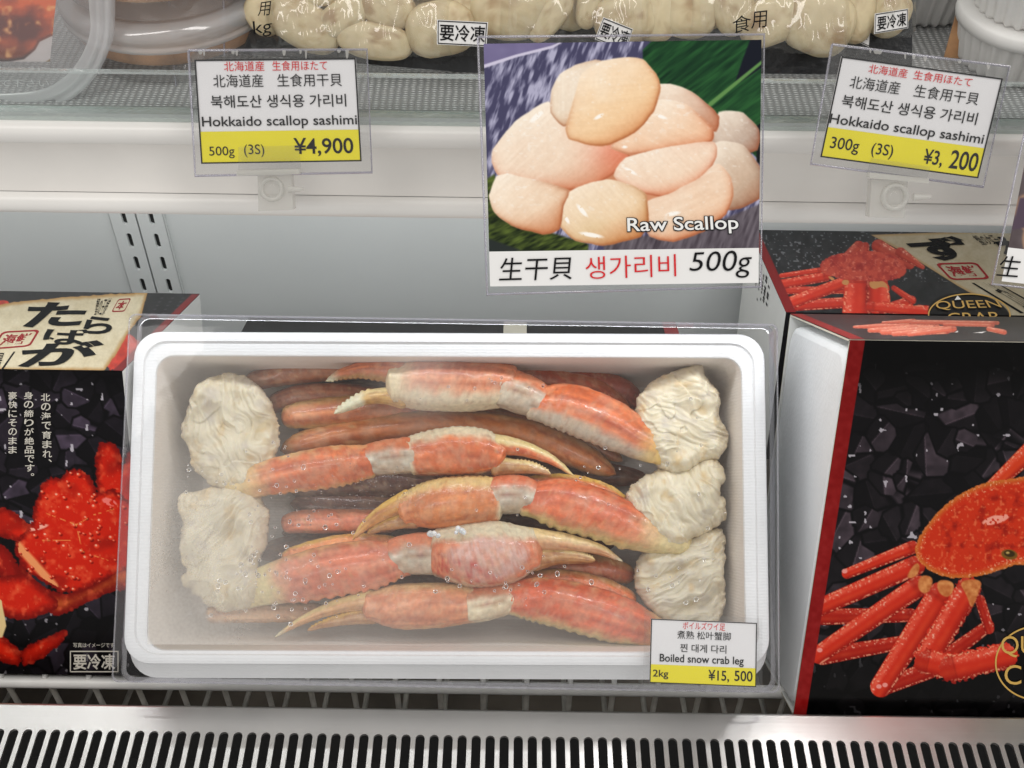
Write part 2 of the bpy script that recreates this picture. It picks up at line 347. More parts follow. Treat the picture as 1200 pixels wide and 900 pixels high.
        s.C = mixc(np.array(dark, float), np.array(light, float), np.clip(sh, 0, 1))
        g = (s.n(6, 1, seed + 3) > 0.905) & (idx > .45)
        s.put(np.where(g, 0.6, -1), (176, 170, 178))
def sheet(mb, O, e1, e2, paint, base, mi=0, step=1.0, lift=0.0):
    """a flat printed sheet O..O+e1..O+e1+e2 with colours from paint(canvas)"""
    O, e1, e2 = (np.asarray(v, float) for v in (O, e1, e2))
    a = px_of(O); b = px_of(O + e1); c = px_of(O + e2); d4 = px_of(O + e1 + e2)
    nx = int(max(math.dist(a, b), math.dist(c, d4)) / step) + 2; ny = int(max(math.dist(a, c), math.dist(b, d4)) / step) + 2
    s, t = np.meshgrid(np.linspace(0, 1, nx), np.linspace(0, 1, ny)); n = nrm(np.cross(e1, e2))
    P = O + s[..., None] * e1 + t[..., None] * e2 + n * lift
    X, Y = px_of(P); cv = Canvas(X, Y, base); paint(cv)
    mb.grid(P, mi, lin(np.clip(cv.C, 0, 255)), smooth=False)

# ================================================================== display case
X0, X1 = -0.85, 0.85
WALL_Y = 0.82
GR_Z = EYE[2] - 0.711            # steel grille level
BAR = A(60, 799, 0.832)          # front bar of the wire rack
DECK_Z = EYE[2] - 0.300          # upper shelf level
NZ = np.array([0, 0, 1.0])

def slot_plate(mb, x0, x1, xc, r, cells, mi, O, U, V, N, th, end_lo, end_hi):
    """a strip of sheet metal x0..x1 with real round-ended slots centred on xc; cells = [(v_centre, half_len)]"""
    O, U, V, N = (np.asarray(k, float) for k in (O, U, V, N))
    def P(pts, w): return [O + U * x + V * y + N * w for x, y in pts]
    def poly(pts):
        k = len(pts); mb.add(P(pts, 0), [list(range(k))], mi, smooth=False)
    cells = sorted(cells); lo = end_lo
    for k, (vc, hl) in enumerate(cells):
        hi = end_hi if k == len(cells) - 1 else (vc + cells[k + 1][0]) / 2
        a = vc - hl + r; b = vc + hl - r
        arc_t = [(xc + r * math.cos(t), b + r * math.sin(t)) for t in np.linspace(0, math.pi, 9)]
        arc_b = [(xc + r * math.cos(t), a - r * math.sin(t)) for t in np.linspace(0, math.pi, 9)]
        poly([(x0, lo), (xc - r, lo), (xc - r, a), (xc - r, b), (xc - r, hi), (x0, hi)])
        poly([(xc + r, lo), (x1, lo), (x1, hi), (xc + r, hi), (xc + r, b), (xc + r, a)])
        for i in range(8):
            p, q = arc_t[i], arc_t[i + 1]; poly([q, p, (p[0], hi), (q[0], hi)])
            p, q = arc_b[i], arc_b[i + 1]; poly([p, q, (q[0], lo), (p[0], lo)])
        loop = arc_t + arc_b[::-1]; L = len(loop)
        top = P(loop, 0); bot = P(loop, -th)
        mb.add(top + bot, [(i, (i + 1) % L, L + (i + 1) % L, L + i) for i in range(L)], mi, smooth=True)
        lo = hi

case = thing('display_case', 'white refrigerated display case with slotted uprights and dark pan, standing behind all the goods', 'display case', (0, WALL_Y, 0.3))
mb = MB(); mb.box((X0, WALL_Y, 0.25), (X1, WALL_Y + 0.03, 1.75)); mb.build('back_panel', [MT['white_enamel']], case)
mb = MB(); mb.box((X0, 0.20, 0.40), (X1, WALL_Y, 0.42)); mb.build('base_pan', [MT['brown_pan']], case)
mb = MB(); mb.box((X0, 0.40, 0.42), (X1, 0.404, GR_Z - 0.075)); mb.build('front_wall', [MT['dark_void']], case)
zc = [hit(px, py, (0, WALL_Y, 0), (0, 1, 0))[2] for px, py in ((143, 251), (169, 331))]
pit = (zc[0] - zc[1]) / 3
for k in range(2):
    xa = -0.3540 + 0.0240 * k; mb = MB()
    cells = [(zc[0] + pit * (j - 0.12 * 0), 0.0082) for j in range(-12, 8)]
    slot_plate(mb, 0, 0.0235, 0.0128, 0.0021, [(c - 0.4, h) for c, h in cells], 0, (xa, WALL_Y - 0.004, 0.4), (1, 0, 0), (0, 0, 1), (0, -1, 0), 0.0035, 0, 1.2)
    for sx in (0, 0.0235): mb.box((xa + sx - 0.0004, WALL_Y - 0.004, 0.4), (xa + sx + 0.0004, WALL_Y - 0.0003, 1.6), 0)
    mb.box((xa + 0.008, WALL_Y - 0.0012, 0.4), (xa + 0.018, WALL_Y - 0.0003, 1.6), 1)
    mb.build('upright', [MT['white_enamel'], MT['black_hole']], case)

# ------------------------------------------------------------------ steel air grille
mb = MB(); pitch_x = 0.00911; xs0 = hit(508.8, 866, (0, 0, GR_Z), NZ)[0]; ySlot = 0.368
k0 = int((X0 - xs0) / pitch_x); k1 = int((X1 - xs0) / pitch_x)
for k in range(k0, k1):
    xc = xs0 + k * pitch_x
    slot_plate(mb, xc - pitch_x / 2, xc + pitch_x / 2, xc, 0.0030, [(ySlot - 0.055, 0.055)], 0, (0, 0, GR_Z), (1, 0, 0), (0, 1, 0), (0, 0, 1), 0.0022, ySlot - 0.135, 0.3850)
xa, xb = xs0 + k0 * pitch_x - pitch_x / 2, xs0 + k1 * pitch_x - pitch_x / 2
mb.grid([[(x, 0.3850 + 0.0022 * math.sin(t), GR_Z - 0.0022 + 0.0022 * math.cos(t)) for x in (xa, xb)] for t in np.linspace(0, math.pi / 2, 6)] + [[(xa, 0.3872, GR_Z - 0.03), (xb, 0.3872, GR_Z - 0.03)]], 0)
gr = mb.build('air_grille', [MT['steel']])
tag(gr, 'brushed stainless steel air grille with a row of round-ended slots along the front', 'air grille')
mb = MB(); mb.box((X0, 0.23, GR_Z - 0.07), (X1, 0.381, GR_Z - 0.066)); mb.box((X0, 0.381, GR_Z - 0.07), (X1, 0.3835, GR_Z - 0.006))
mb.build('grille_trough', [MT['black_hole']], case)

# ------------------------------------------------------------------ wire rack
rack = thing('wire_rack', 'white coated wire rack whose front bar runs under the boxes above the steel grille', 'wire rack', (0, BAR[1], BAR[2]))
mb = MB(); mb.tube([(X0, BAR[1], BAR[2]), (X1, BAR[1], BAR[2])], 0.0046, n=16); mb.build('front_bar', [MT['wire_white']], rack)
rx0 = hit(617, 812, (0, BAR[1], 0), (0, 1, 0))[0]; sp = 51.0 * 0.835 / F
mb = MB()
for k in range(-28, 29):
    x = rx0 + k * sp
    if not X0 < x < X1: continue
    mb.tube([(x, BAR[1] + 0.0072, BAR[2] + 0.0036), (x, BAR[1] + 0.0028, BAR[2] + 0.0056), (x, BAR[1] - 0.0004, BAR[2] + 0.0046)], 0.0020, 1, n=8)
    y = BAR[1] + 0.0025; z = BAR[2] - 0.002
    mb.tube([(x, y, z), (x, y, z - 0.066), (x, y + 0.004, z - 0.072), (x, y + 0.30, z - 0.165)], 0.0021, 0, n=8)
for j in range(4):
    t = 0.10 + 0.06 * j; mb.tube([(X0, BAR[1] + t, BAR[2] - 0.0800 - t * 0.315), (X1, BAR[1] + t, BAR[2] - 0.0800 - t * 0.315)], 0.003, 0, n=8)
mb.build('rods', [MT['wire_grey'], MT['wire_white']], rack)

# ------------------------------------------------------------------ upper shelf
shelf = thing('upper_shelf', 'upper shelf with ribbed silver deck, glass front lip and white price rail', 'shelf', (0, 0.46, DECK_Z))
mb = MB(); mb.box((X0, 0.4625, DECK_Z - 0.012), (X1, WALL_Y - 0.006, DECK_Z - 0.0004), 1)
mb.add([(X0, 0.4625, DECK_Z), (X1, 0.4625, DECK_Z), (X1, WALL_Y - 0.006, DECK_Z), (X0, WALL_Y - 0.006, DECK_Z)], [(0, 1, 2, 3)], 0, smooth=False)
mb.build('deck', [MT['mesh_deck'], MT['board_white']], shelf)
prof = [(0.4600, 0.0000), (0.4530, 0.0000), (0.4515, -0.0012), (0.4510, -0.0040), (0.4514, -0.0080), (0.4525, -0.0094), (0.4545, -0.0096)]
prof2 = [(0.4545, -0.0100), (0.4562, -0.013), (0.4580, -0.020), (0.4582, -0.027), (0.4570, -0.034), (0.4550, -0.0385)]
prof3 = [(0.4550, -0.0388), (0.4525, -0.0396), (0.4505, -0.0412), (0.4500, -0.0450), (0.4506, -0.0478), (0.4530, -0.0492), (0.470, -0.0492), (0.470, -0.012)]
mb = MB(); z0 = DECK_Z - 0.0045
def ext(pr, mi): mb.grid([[(x, y, z0 + z) for x in (X0, X1)] for y, z in pr], mi)
ext(prof, 0); ext(prof2, 1); ext(prof3, 0)
mb.build('price_rail', [MT['white_rail'], MT['rail_insert']], shelf)
mb = MB(); mb.box((X0, 0.4565, DECK_Z - 0.0042), (X1, 0.4622, DECK_Z - 0.0002), 1)
for i in range(0, 1): pass
mb.box((X0, 0.4600, DECK_Z), (X1, 0.4618, DECK_Z + 0.0180), 0); mb.box((X0, 0.4598, DECK_Z + 0.0182), (X1, 0.4620, DECK_Z + 0.0193), 1)
mb.build('glass_lip', [MT['glass'], MT['glass_edge']], shelf)

# ================================================================== cartons
def solve_depth(px, py, x):
    lo, hi = 0.3, 1.6
    for _ in range(50):
        m = (lo + hi) / 2
        if (A(px, py, m)[0] - x) * (1 if px > 600 else -1) > 0: hi = m
        else: lo = m
    return A(px, py, lo)
# ---- left: giant crab carton
T = R(27.0); nL = np.array([0, -math.cos(T), math.sin(T)]); PL = A(60, 790, 0.822)
up = np.array([0, math.sin(T), math.cos(T)]); bk = np.array([0, math.cos(T), -math.sin(T)]); ex = np.array([1.0, 0, 0])
TLp = hit(60, 434.0, PL, nL); hL = (TLp - PL) @ up; xR = -0.2480; xL = -0.64
nT = up; back = hit(60, 342.5, TLp, nT); dL = (back - TLp) @ bk
FB = np.array([xL, PL[1], PL[2]]); wL = xR - xL
def carton_corners(FB, w, h, d):
    b = [FB, FB + ex * w, FB + ex * w + bk * d, FB + bk * d]; return b + [p + up * h for p in b]
crab_box = thing('crab_carton', 'black carton with a red spiny crab and brush lettering, left of the foam box', 'carton', FB + ex * wL / 2, None)
mb = MB(); mb.hexa(carton_corners(FB, wL, hL, dL), [0, 0, 0, 1, 0, 0]); mb.build('carton_body', [MT['board_black'], MT['board_white']], crab_box)
def paint_lfront(c):
    c.coal(29, 5, light=(78, 66, 82), amt=1.0)
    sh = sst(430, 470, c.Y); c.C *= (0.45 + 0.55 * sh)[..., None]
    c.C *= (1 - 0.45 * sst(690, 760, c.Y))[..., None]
    q = lambda l: [(x / 3.0, 500 + y / 3.0) for x, y in l]
    red, lo, hi = (206, 34, 14), (120, 12, 6), (245, 110, 70)
    nz = c.n(7, 3, 2); sp = (c.n(3.0, 2, 8) - 0.5) * 5
    def blob(poly, base=red, e=10, spike=1.0):
        d = (c.sdc(q(poly)) + c.sd(q(poly))) / 2 + 2 + sp * spike * .8; k = sst(0, e, d)
        col = mixc(np.array(lo, float), np.array(base, float), k); col = mixc(col, hi, np.clip((nz - 0.55) * 2.2, 0, .55))
        col = mixc(col, (238, 130, 90), np.clip((c.n(3.0, 1, 4) - 0.86) * 6, 0, .8) * k); col = mixc(col, lo, np.clip((c.n(22, 2, 12) - .5) * 2.2, 0, .45)); c.put(d, col)
    blob([(345, 250), (340, 120), (350, 62), (388, 58), (415, 80), (430, 160), (470, 60), (560, 40), (600, 200), (500, 300)], spike=1.3)
    blob([(-40, 290), (20, 290), (80, 330), (130, 370), (90, 410), (40, 390), (-40, 370)])
    blob([(-60, 400), (10, 420), (50, 470), (75, 540), (40, 560), (-20, 500), (-60, 480)], base=(150, 20, 12))
    blob([(60, 470), (130, 560), (220, 600), (330, 560), (420, 480), (520, 480), (500, 560), (390, 575), (330, 600), (250, 642), (200, 660), (120, 630)], base=(205, 100, 45), e=16)
    blob([(-40, 530), (20, 530), (90, 520), (170, 580), (210, 630), (120, 668), (60, 676), (-40, 645)], e=14)
    body = [(118, 345), (124, 290), (150, 205), (175, 185), (215, 190), (240, 158), (282, 152), (320, 190), (332, 238), (400, 225), (440, 260), (560, 260), (620, 400), (540, 520), (430, 500), (360, 540), (280, 575), (220, 580), (150, 540), (90, 500), (58, 440), (60, 405)]
    blob(body, e=9, spike=1.3)
    d = c.sd(q(body)); c.put(np.where((d > 2), 1.2 - np.abs(c.sd(q([(60, 415), (110, 470), (190, 560), (60, 520)]))) * .25, -1), (238, 150, 95))
    rj = random.Random(2); bd = c.sdc(q(body))
    for _ in range(110):
        x, y = rj.uniform(60, 620), rj.uniform(150, 580); r0 = rj.uniform(1.2, 2.4); px_, py_ = x / 3, 500 + y / 3
        e = c.ell(px_, py_, r0, r0 * .8); e = np.minimum(e, bd); c.put(c.ell(px_ + r0 * .8, py_ + r0 * .8, r0 * 1.1, r0 * .9) - 99 * (bd < 2), (128, 14, 8)); c.put(e, (232, 72, 40)); c.put(np.minimum(c.ell(px_ - r0 * .3, py_ - r0 * .3, r0 * .4, r0 * .35), bd), (252, 200, 170))
    for x0, y0, x1, y1 in ((268, 345, 150, 300), (268, 345, 330, 310), (268, 345, 290, 440), (290, 440, 380, 470), (150, 400, 250, 400), (330, 310, 400, 290)):
        d_, _, _ = c.cap(x0 / 3, 500 + y0 / 3, 1.2, x1 / 3, 500 + y1 / 3, .6); c.put(d_ - 99 * (c.n(3, 1, 3) < .42), (240, 150, 80))
    for x, y in ((190, 300), (240, 285), (280, 240), (285, 345), (350, 330), (340, 420), (225, 420), (300, 460), (160, 380), (390, 390), (250, 500), (200, 240), (330, 280)):
        e = c.ell(x / 3, 500 + y / 3, 3.2, 2.6); c.put(e, (228, 62, 34)); c.put(c.ell(x / 3 - .8, 500 + y / 3 - .8, 1.3, 1.1), (250, 190, 160))
    c.put(c.ell(135 / 3, 500 + 355 / 3, 12, 2.5, -15) - 99 * (c.n(3, 1) < .4), (245, 170, 150)); c.put(c.ell(385 / 3, 500 + 265 / 3, 9, 4, 20) - 99 * (c.n(3, 1) < .4), (240, 120, 110))
    blob([(-40, 720), (20, 750), (75, 800), (60, 840), (-40, 800)]); blob([(75, 790), (130, 760), (238, 715), (215, 755), (140, 815), (85, 838)], e=8)
    c.put(c.sd(q([(-40, 590), (5, 610), (22, 700), (8, 740), (-40, 750)])), (225, 196, 140))
def cstep(v): return v
mb = MB(); sheet(mb, FB + up * hL + nL * 0.0005, ex * wL, -up * hL, paint_lfront, (12, 11, 13), 0, 1.0, 0)
P = PL + nL * 0.0006
column(mb, '北の海で育まれ、', 48, 461, 11, 9.0, 2.0, P, nL, 1, 0.35, bold=.01)
column(mb, '身の締りが絶品です。', 28, 459, 11, 8.6, 2.0, P, nL, 1, 0.2, bold=.01)
column(mb, '豪快にそのまま', 10, 459, 10, 8.6, 2.0, P, nL, 1, 0.0, bold=.01)
text_px(mb, '写真はイメージです', rect(86, 753, 134, 758.5, 0, 0), P, nL, 1)
text_px(mb, '要冷凍', rect(86, 766, 135, 784.5), P, nL, 1, bold=.02)
for x0, y0, x1, y1 in ((82, 762.5, 139, 763.8), (82, 786.3, 139, 787.6), (82, 762.5, 83.2, 787.6), (137.8, 762.5, 139, 787.6)):
    mb.add([hit(x, y, P, nL) + nL * .0002 for x, y in ((x0, y0), (x1, y0), (x1, y1), (x0, y1))], [(0, 1, 2, 3)], 1, smooth=False)
mb.build('front_print', [MT['print'], MT['cream_ink']], crab_box, colors=True)
def tan_col(c, s=0):
    n1 = c.n(9, 4, s); n2 = c.n(1.6, 2, s + 2)
    return mixc(np.array((196, 180, 146), float), np.array((222, 210, 182), float), n1) - (n2[..., None] - 0.5) * 16
TBR = FB + up * hL + bk * dL + ex * wL
def paint_ltop(c):
    c.C = np.array((24, 22, 25)) + (c.n(5, 3)[..., None] - .45) * 30
    q = lambda l: [(x / 3.636, 330 + y / 3.636) for x, y in l]
    for pl in ([(-60, 80), (20, 75), (55, 105), (20, 150), (-60, 165)], [(425, 320), (470, 285), (540, 215), (600, 260), (620, 372), (470, 376)], [(940, 150), (985, 132), (1030, 150), (1020, 190), (930, 192)], [(790, 188), (850, 172), (890, 185), (880, 200), (800, 200)]):
        d = c.sd(q(pl)) + (c.n(3, 2, 6) - .5) * 5; c.put(d, mixc(np.array((150, 26, 16), float), np.array((220, 70, 48), float), c.n(4, 2, 7)))
    pl = q([(-400, 190), (-30, 105), (64, 86), (300, 64), (630, 44), (600, 150), (540, 230), (500, 300), (450, 375), (440, 380), (-400, 380)])
    d = c.sd(pl) + (c.n(5, 2, 3) - .5) * 2.0
    col = mixc(np.array((176, 132, 74), float), np.array((1, 1, 1), float), np.zeros_like(d)); col = mixc(col, np.array((0, 0, 0), float), np.zeros_like(d))
    t = sst(0, 6, d)[..., None]; col = np.array((176, 134, 78.0)) * (1 - t) + tan_col(c, 4) * t; c.put(d, col)
    for k in range(4):
        for j in range(5): c.put(c.ell((690 + 45 * k - j * 10) / 3.636, 330 + (70 + j * 16) / 3.636, 2.0, .8, -10), (66, 64, 68))
    c.put(c.sd([px_of(TBR), px_of(TBR - ex * .0065), px_of(TBR - ex * .0065 - bk * dL), px_of(TBR - bk * dL)]), (120, 18, 22))
TB = FB + up * hL + bk * dL
mb = MB(); sheet(mb, TB + up * 0.0005, ex * wL, -bk * dL, paint_ltop, (24, 22, 25), 0, 1.0)
Pt = TLp + up * 0.0006; q36 = lambda l: [(x / 3.636, 330 + y / 3.636) for x, y in l]
text_px(mb, 'た', q36([(104, 88), (382, 90), (350, 190), (96, 198)]), Pt, up, 1, bold=.035, shear=.1)
text_px(mb, 'ら', q36([(362, 148), (492, 150), (470, 226), (352, 222)]), Pt, up, 1, bold=.03)
text_px(mb, 'ば', q36([(192, 198), (385, 206), (352, 272), (180, 268)]), Pt, up, 1, bold=.03)
text_px(mb, 'が', q36([(105, 262), (455, 250), (395, 350), (72, 368)]), Pt, up, 1, bold=.035)
text_px(mb, '蟹の王様', q36([(415, 72), (478, 72), (440, 145), (400, 145)]), Pt, up, 1)
text_px(mb, '本場', q36([(-60, 300), (22, 304), (-5, 372), (-90, 370)]), Pt, up, 1)
mb.add([hit(x, y, Pt, up) for x, y in q36([(58, 298), (66, 298), (14, 374), (4, 374)])], [(0, 1, 2, 3)], 1, smooth=False)
def seal(mb, quad, P, n, mi, txt):
    B = lambda s, t: bil(quad, np.array(s), np.array(t)); loop = []
    for k in range(4):
        for a in np.linspace(0, math.pi / 2, 5):
            cx, cy = ((.85, .85), (.15, .85), (.15, .15), (.85, .15))[k]; loop.append((cx + .15 * math.cos(a + k * math.pi / 2), cy + .15 * math.sin(a + k * math.pi / 2)))
    out = [hit(*B(s, t), P, n) for s, t in loop]; inn = [hit(*B(.5 + (s - .5) * .88, .5 + (t - .5) * .82), P, n) for s, t in loop]; L = len(loop)
    mb.add(out + inn, [(i, (i + 1) % L, L + (i + 1) % L, L + i) for i in range(L)], mi, smooth=False)
    text_px(mb, txt, [B(.14, .18), B(.86, .18), B(.86, .82), B(.14, .82)], P, n, mi, bold=.03, lift=0)
seal(mb, q36([(10, 212), (172, 204), (128, 276), (-40, 290)]), Pt, up, 2, '海鮮')
seal(mb, q36([(505, 74), (560, 70), (530, 128), (474, 130)]), Pt, up, 2, '本')
mb.build('top_print', [MT['print'], MT['black_ink'], MT['seal_ink']], crab_box, colors=True)

# ---- carton under the back of the foam box (only its top edge shows)
T = R(20.0); up = np.array([0, math.sin(T), math.cos(T)]); bk = np.array([0, math.cos(T), -math.sin(T)])
Cb = A(540, 375.5, 1.035); dC = 0.125
FBc = Cb - bk * dC - up * 0.13; FBc[0] = -0.232
mb = MB(); mb.hexa(carton_corners(FBc, 0.375, 0.13, dC), 0); c3 = carton_corners(FBc, 0.375, 0.13, dC)
mb.hexa([p + up * 0.0006 for p in [c3[5] - ex * 0.012, c3[5], c3[6], c3[6] - ex * 0.012]] + [p + up * 0.0012 for p in [c3[5] - ex * 0.012, c3[5], c3[6], c3[6] - ex * 0.012]], 1)
mb.hexa([p + up * 0.0006 for p in [c3[7] + ex * .224 - bk * .03, c3[7] + ex * .244 - bk * .03, c3[7] + ex * .244 - bk * .004, c3[7] + ex * .224 - bk * .004]] + [p + up * 0.0012 for p in [c3[7] + ex * .224 - bk * .03, c3[7] + ex * .244 - bk * .03, c3[7] + ex * .244 - bk * .004, c3[7] + ex * .224 - bk * .004]], 2)
o = mb.build('black_carton', [MT['board_black'], MT['board_red'], MT['board_cream']]); tag(o, 'black carton mostly hidden under the back of the foam box, its dark top edge showing', 'carton')

# ---- right, front: leaning carton with queen crab
T = R(20.0); nA = np.array([0, -math.cos(T), math.sin(T)]); PA = A(932, 838, 0.792); upA = np.array([0, math.sin(T), math.cos(T)])
TA = hit(993, 398, PA, nA); xa = (PA[0] + TA[0]) / 2; PA = np.array([xa, PA[1], PA[2]]); hA = (TA - PA) @ upA; TA = PA + upA * hA
BA = solve_depth(926, 368.5, xa); bkA = BA - TA; wA = 0.42; nTA = nrm(np.cross(ex, bkA))
cart = thing('crab_carton', 'black carton with a big orange crab and red left edge, leaning upright at front right', 'carton', PA + ex * wA / 2)
th = 0.0012
mb = MB()
def panel(mb, O, e1, e2, n, mi_out, mi_in):
    c = [O, O + e1, O + e1 + e2, O + e2]; mb.hexa([p - n * th for p in c] + c, [mi_in, mi_out, 2, 2, 2, 2])
panel(mb, PA, ex * wA, upA * hA, nA, 0, 1); panel(mb, TA, ex * wA, bkA, nTA, 0, 1)
panel(mb, PA + bkA - nTA * 0, ex * wA, upA * hA, -nA, 0, 1) ; panel(mb, PA, ex * wA, bkA, -nTA, 0, 1)
mb.build('sleeve', [MT['board_black'], MT['board_white'], MT['board_cream']], cart)
mb = MB()      # white foam box inside the open sleeve
nb = nrm(bkA); loop = []; dA = np.linalg.norm(bkA)
cs = []
for (fu, fv) in ((0, 0), (1, 0), (1, 1), (0, 1)):
    cs.append((0.004 + fu * (dA - 0.010), 0.003 + fv * (hA - 0.010)))
r_ = 0.014
for k, (cx, cy) in enumerate(((cs[1][0] - r_, cs[2][1] - r_), (cs[0][0] + r_, cs[2][1] - r_), (cs[0][0] + r_, cs[0][1] + r_), (cs[1][0] - r_, cs[0][1] + r_))):
    for a in np.linspace(0, math.pi / 2, 7): loop.append((cx + r_ * math.cos(a + k * math.pi / 2), cy + r_ * math.sin(a + k * math.pi / 2)))
def lp(off, sc):
    m = np.mean(loop, 0); return [PA + ex * off + nb * (m[0] + (p[0] - m[0]) * sc) + upA * (m[1] + (p[1] - m[1]) * sc) for p in loop]
mb.grid([lp(0.20, 1), lp(0.004, 1), lp(0.0012, 0.99), lp(0.0002, 0.965)], 0, wrap=True)
e_ = lp(0.0002, 0.965); mb.add(e_, [list(range(len(e_)))], 0, smooth=False)
mb.build('foam_inner_box', [MT['foam']], cart)
Q28 = lambda x, y: (950 + x / 2.812, 520 + y / 2.812)
def paint_afront(c):
    c.coal(31, 9, light=(80, 68, 76), amt=1.0)
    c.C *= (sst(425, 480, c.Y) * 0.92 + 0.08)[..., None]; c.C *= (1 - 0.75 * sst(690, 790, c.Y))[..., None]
    def L(x0, y0, w0, x1, y1, w1, **k):
        a, b = Q28(x0, y0), Q28(x1, y1); c.leg(a[0], a[1], w0 * 1.32 / 2.812, b[0], b[1], w1 * 1.32 / 2.812, **k)
    D = dict(base=(165, 26, 16), hi=(205, 70, 50))
    L(740, 10, 50, 590, 150, 34, base=(214, 60, 28)); L(330, 565, 34, 40, 570, 42, **D); L(390, 745, 46, 235, 805, 40, **D); L(300, 655, 34, 40, 700, 44, **D)
    L(585, 600, 30, 450, 700, 40, **D); L(558, 515, 26, 588, 610, 26, **D)
    L(335, 342, 34, 120, 428, 26); L(345, 402, 50, 30, 540, 44); L(355, 470, 54, 28, 695, 46); L(425, 500, 66, 232, 800, 54)
    L(520, 480, 64, 385, 705, 66, spiky=5); L(385, 720, 66, 480, 740, 70, spiky=5); L(470, 740, 70, 640, 700, 66, spiky=5)
    for pts in ([(345, 390), (362, 400), (350, 440), (310, 445)], [(360, 430), (410, 440), (385, 500), (350, 480)], [(415, 445), (480, 455), (460, 510), (420, 495)], [(485, 450), (570, 445), (550, 500), (530, 550), (515, 500)]):
        d = c.sdc([Q28(*p) for p in pts]); c.put(d, mixc(np.array((176, 88, 40), float), np.array((232, 160, 96), float), c.n(4, 2, 3)), 1.5)
    body = [Q28(*p) for p in [(345, 335), (372, 280), (432, 210), (500, 160), (580, 126), (660, 116), (760, 100), (900, 110), (980, 220), (940, 360), (840, 420), (690, 392), (640, 412), (560, 436), (500, 444), (440, 440), (380, 412), (345, 372)]]
    d = c.sdc(body); nz = c.n(8, 4, 1); k = sst(0, 9, d)
    col = mixc(np.array((205, 110, 44), float), np.array((206, 50, 22), float), k); col = mixc(col, (132, 16, 10), np.clip((nz - .52) * 2.6, 0, .75) * sst(8, 22, d)); col = mixc(col, (240, 130, 84), np.clip((c.n(3, 2, 6) - .6) * 3, 0, .6))
    col = mixc(col, (244, 190, 150), np.clip((c.n(1.7, 1, 4) - .78) * 5, 0, .9) * (d < 10)); c.put(d + (c.n(2.2, 1, 2) - .5) * 1.6, col)
    x, y = Q28(610, 250); c.put(c.ell(x, y, 16, 5, -15) - 99 * (c.n(3, 2, 9) < .42), (246, 160, 140))
    x, y = Q28(655, 365); c.put(c.ell(x, y, 9.5, 6, 10), (120, 84, 30)); c.put(c.ell(x, y - 1, 6.5, 3.8, 10), (60, 44, 18)); c.put(c.ell(x - 2, y - 2, 2.2, 1.2), (200, 170, 100))
    for x0, y0 in ((112, 420), (30, 680), (225, 800), (245, 795)): a = Q28(x0, y0); c.put(c.ell(a[0], a[1], 3.2, 2.6), (240, 150, 140))
    s = (c.PX - xa); c.put((0.0085 - s) * 1500, np.array((138, 20, 20.0)) + (c.n(6, 2)[..., None] - .5) * 24)
def with_x(fn, O, e1, e2):
    def f(c):
        ny, nx = c.X.shape; c.PX = O[0] + np.linspace(0, 1, nx)[None, :] * np.linalg.norm(e1) + np.zeros((ny, 1)); fn(c)
    return f
O_ = PA + upA * hA + nA * 0.0005
mb = MB(); sheet(mb, O_, ex * wA, -upA * hA, with_x(paint_afront, O_, ex * wA, 0), (8, 8, 9), 0, 1.0)
def ring(mb, cx, cy, rx, ry, w, P, n, mi, N=72):
    a = np.linspace(0, 2 * math.pi, N, endpoint=False)
    o = [hit(cx + rx * math.cos(t), cy + ry * math.sin(t), P, n) for t in a]; i = [hit(cx + (rx - w) * math.cos(t), cy + (ry - w) * math.sin(t), P, n) for t in a]
    mb.add(o + i, [(k, (k + 1) % N, N + (k + 1) % N, N + k) for k in range(N)], mi, smooth=False)
Pp = PA + nA * 0.0008
ring(mb, 1216, 777, 50, 44, 1.8, Pp, nA, 1)
text_px(mb, 'QUEEN', rect(1173, 745, 1262, 770), Pp, nA, 1); text_px(mb, 'CRAB', rect(1177, 779, 1256, 802), Pp, nA, 1)
mb.build('front_print', [MT['print'], MT['gold_ink']], cart, colors=True)
def paint_atop(c):
    c.C = np.array((44, 40, 42)) + (c.n(14, 3)[..., None] - .5) * 30
    q = lambda x, y: (890 + x / 3.871, 255 + y / 3.871)
    for (x0, y0, w0, x1, y1, w1) in ((690, 490, 44, 430, 496, 12), (780, 500, 50, 500, 512, 20), (800, 505, 46, 560, 520, 26), (850, 508, 40, 610, 528, 22), (880, 505, 30, 680, 530, 20), (700, 470, 24, 560, 476, 12), (1080, 478, 18, 700, 474, 22), (1060, 490, 14, 840, 484, 16), (1110, 520, 24, 1040, 505, 22)):
        a, b = q(x0, y0), q(x1, y1); c.leg(a[0], a[1], w0 / 3.871, b[0], b[1], w1 / 3.871, base=(206, 96, 74), hi=(236, 160, 136), lo=(150, 50, 36))
    for p in ([(900, 512), (885, 522), (900, 520)], [(970, 522), (1030, 516), (1010, 524)]): c.put(c.sd([q(*k) for k in p]), (230, 225, 220))
    s = (c.PX - xa); c.put((0.0085 - s) * 1500, np.array((140, 20, 20.0)) + (c.n(6, 2)[..., None] - .5) * 24)
O_ = BA + nTA * 0.0005
mb = MB(); sheet(mb, O_, ex * wA, -bkA, with_x(paint_atop, O_, ex * wA, 0), (40, 38, 40), 0, 0.8); mb.build('top_print', [MT['print']], cart, colors=True)

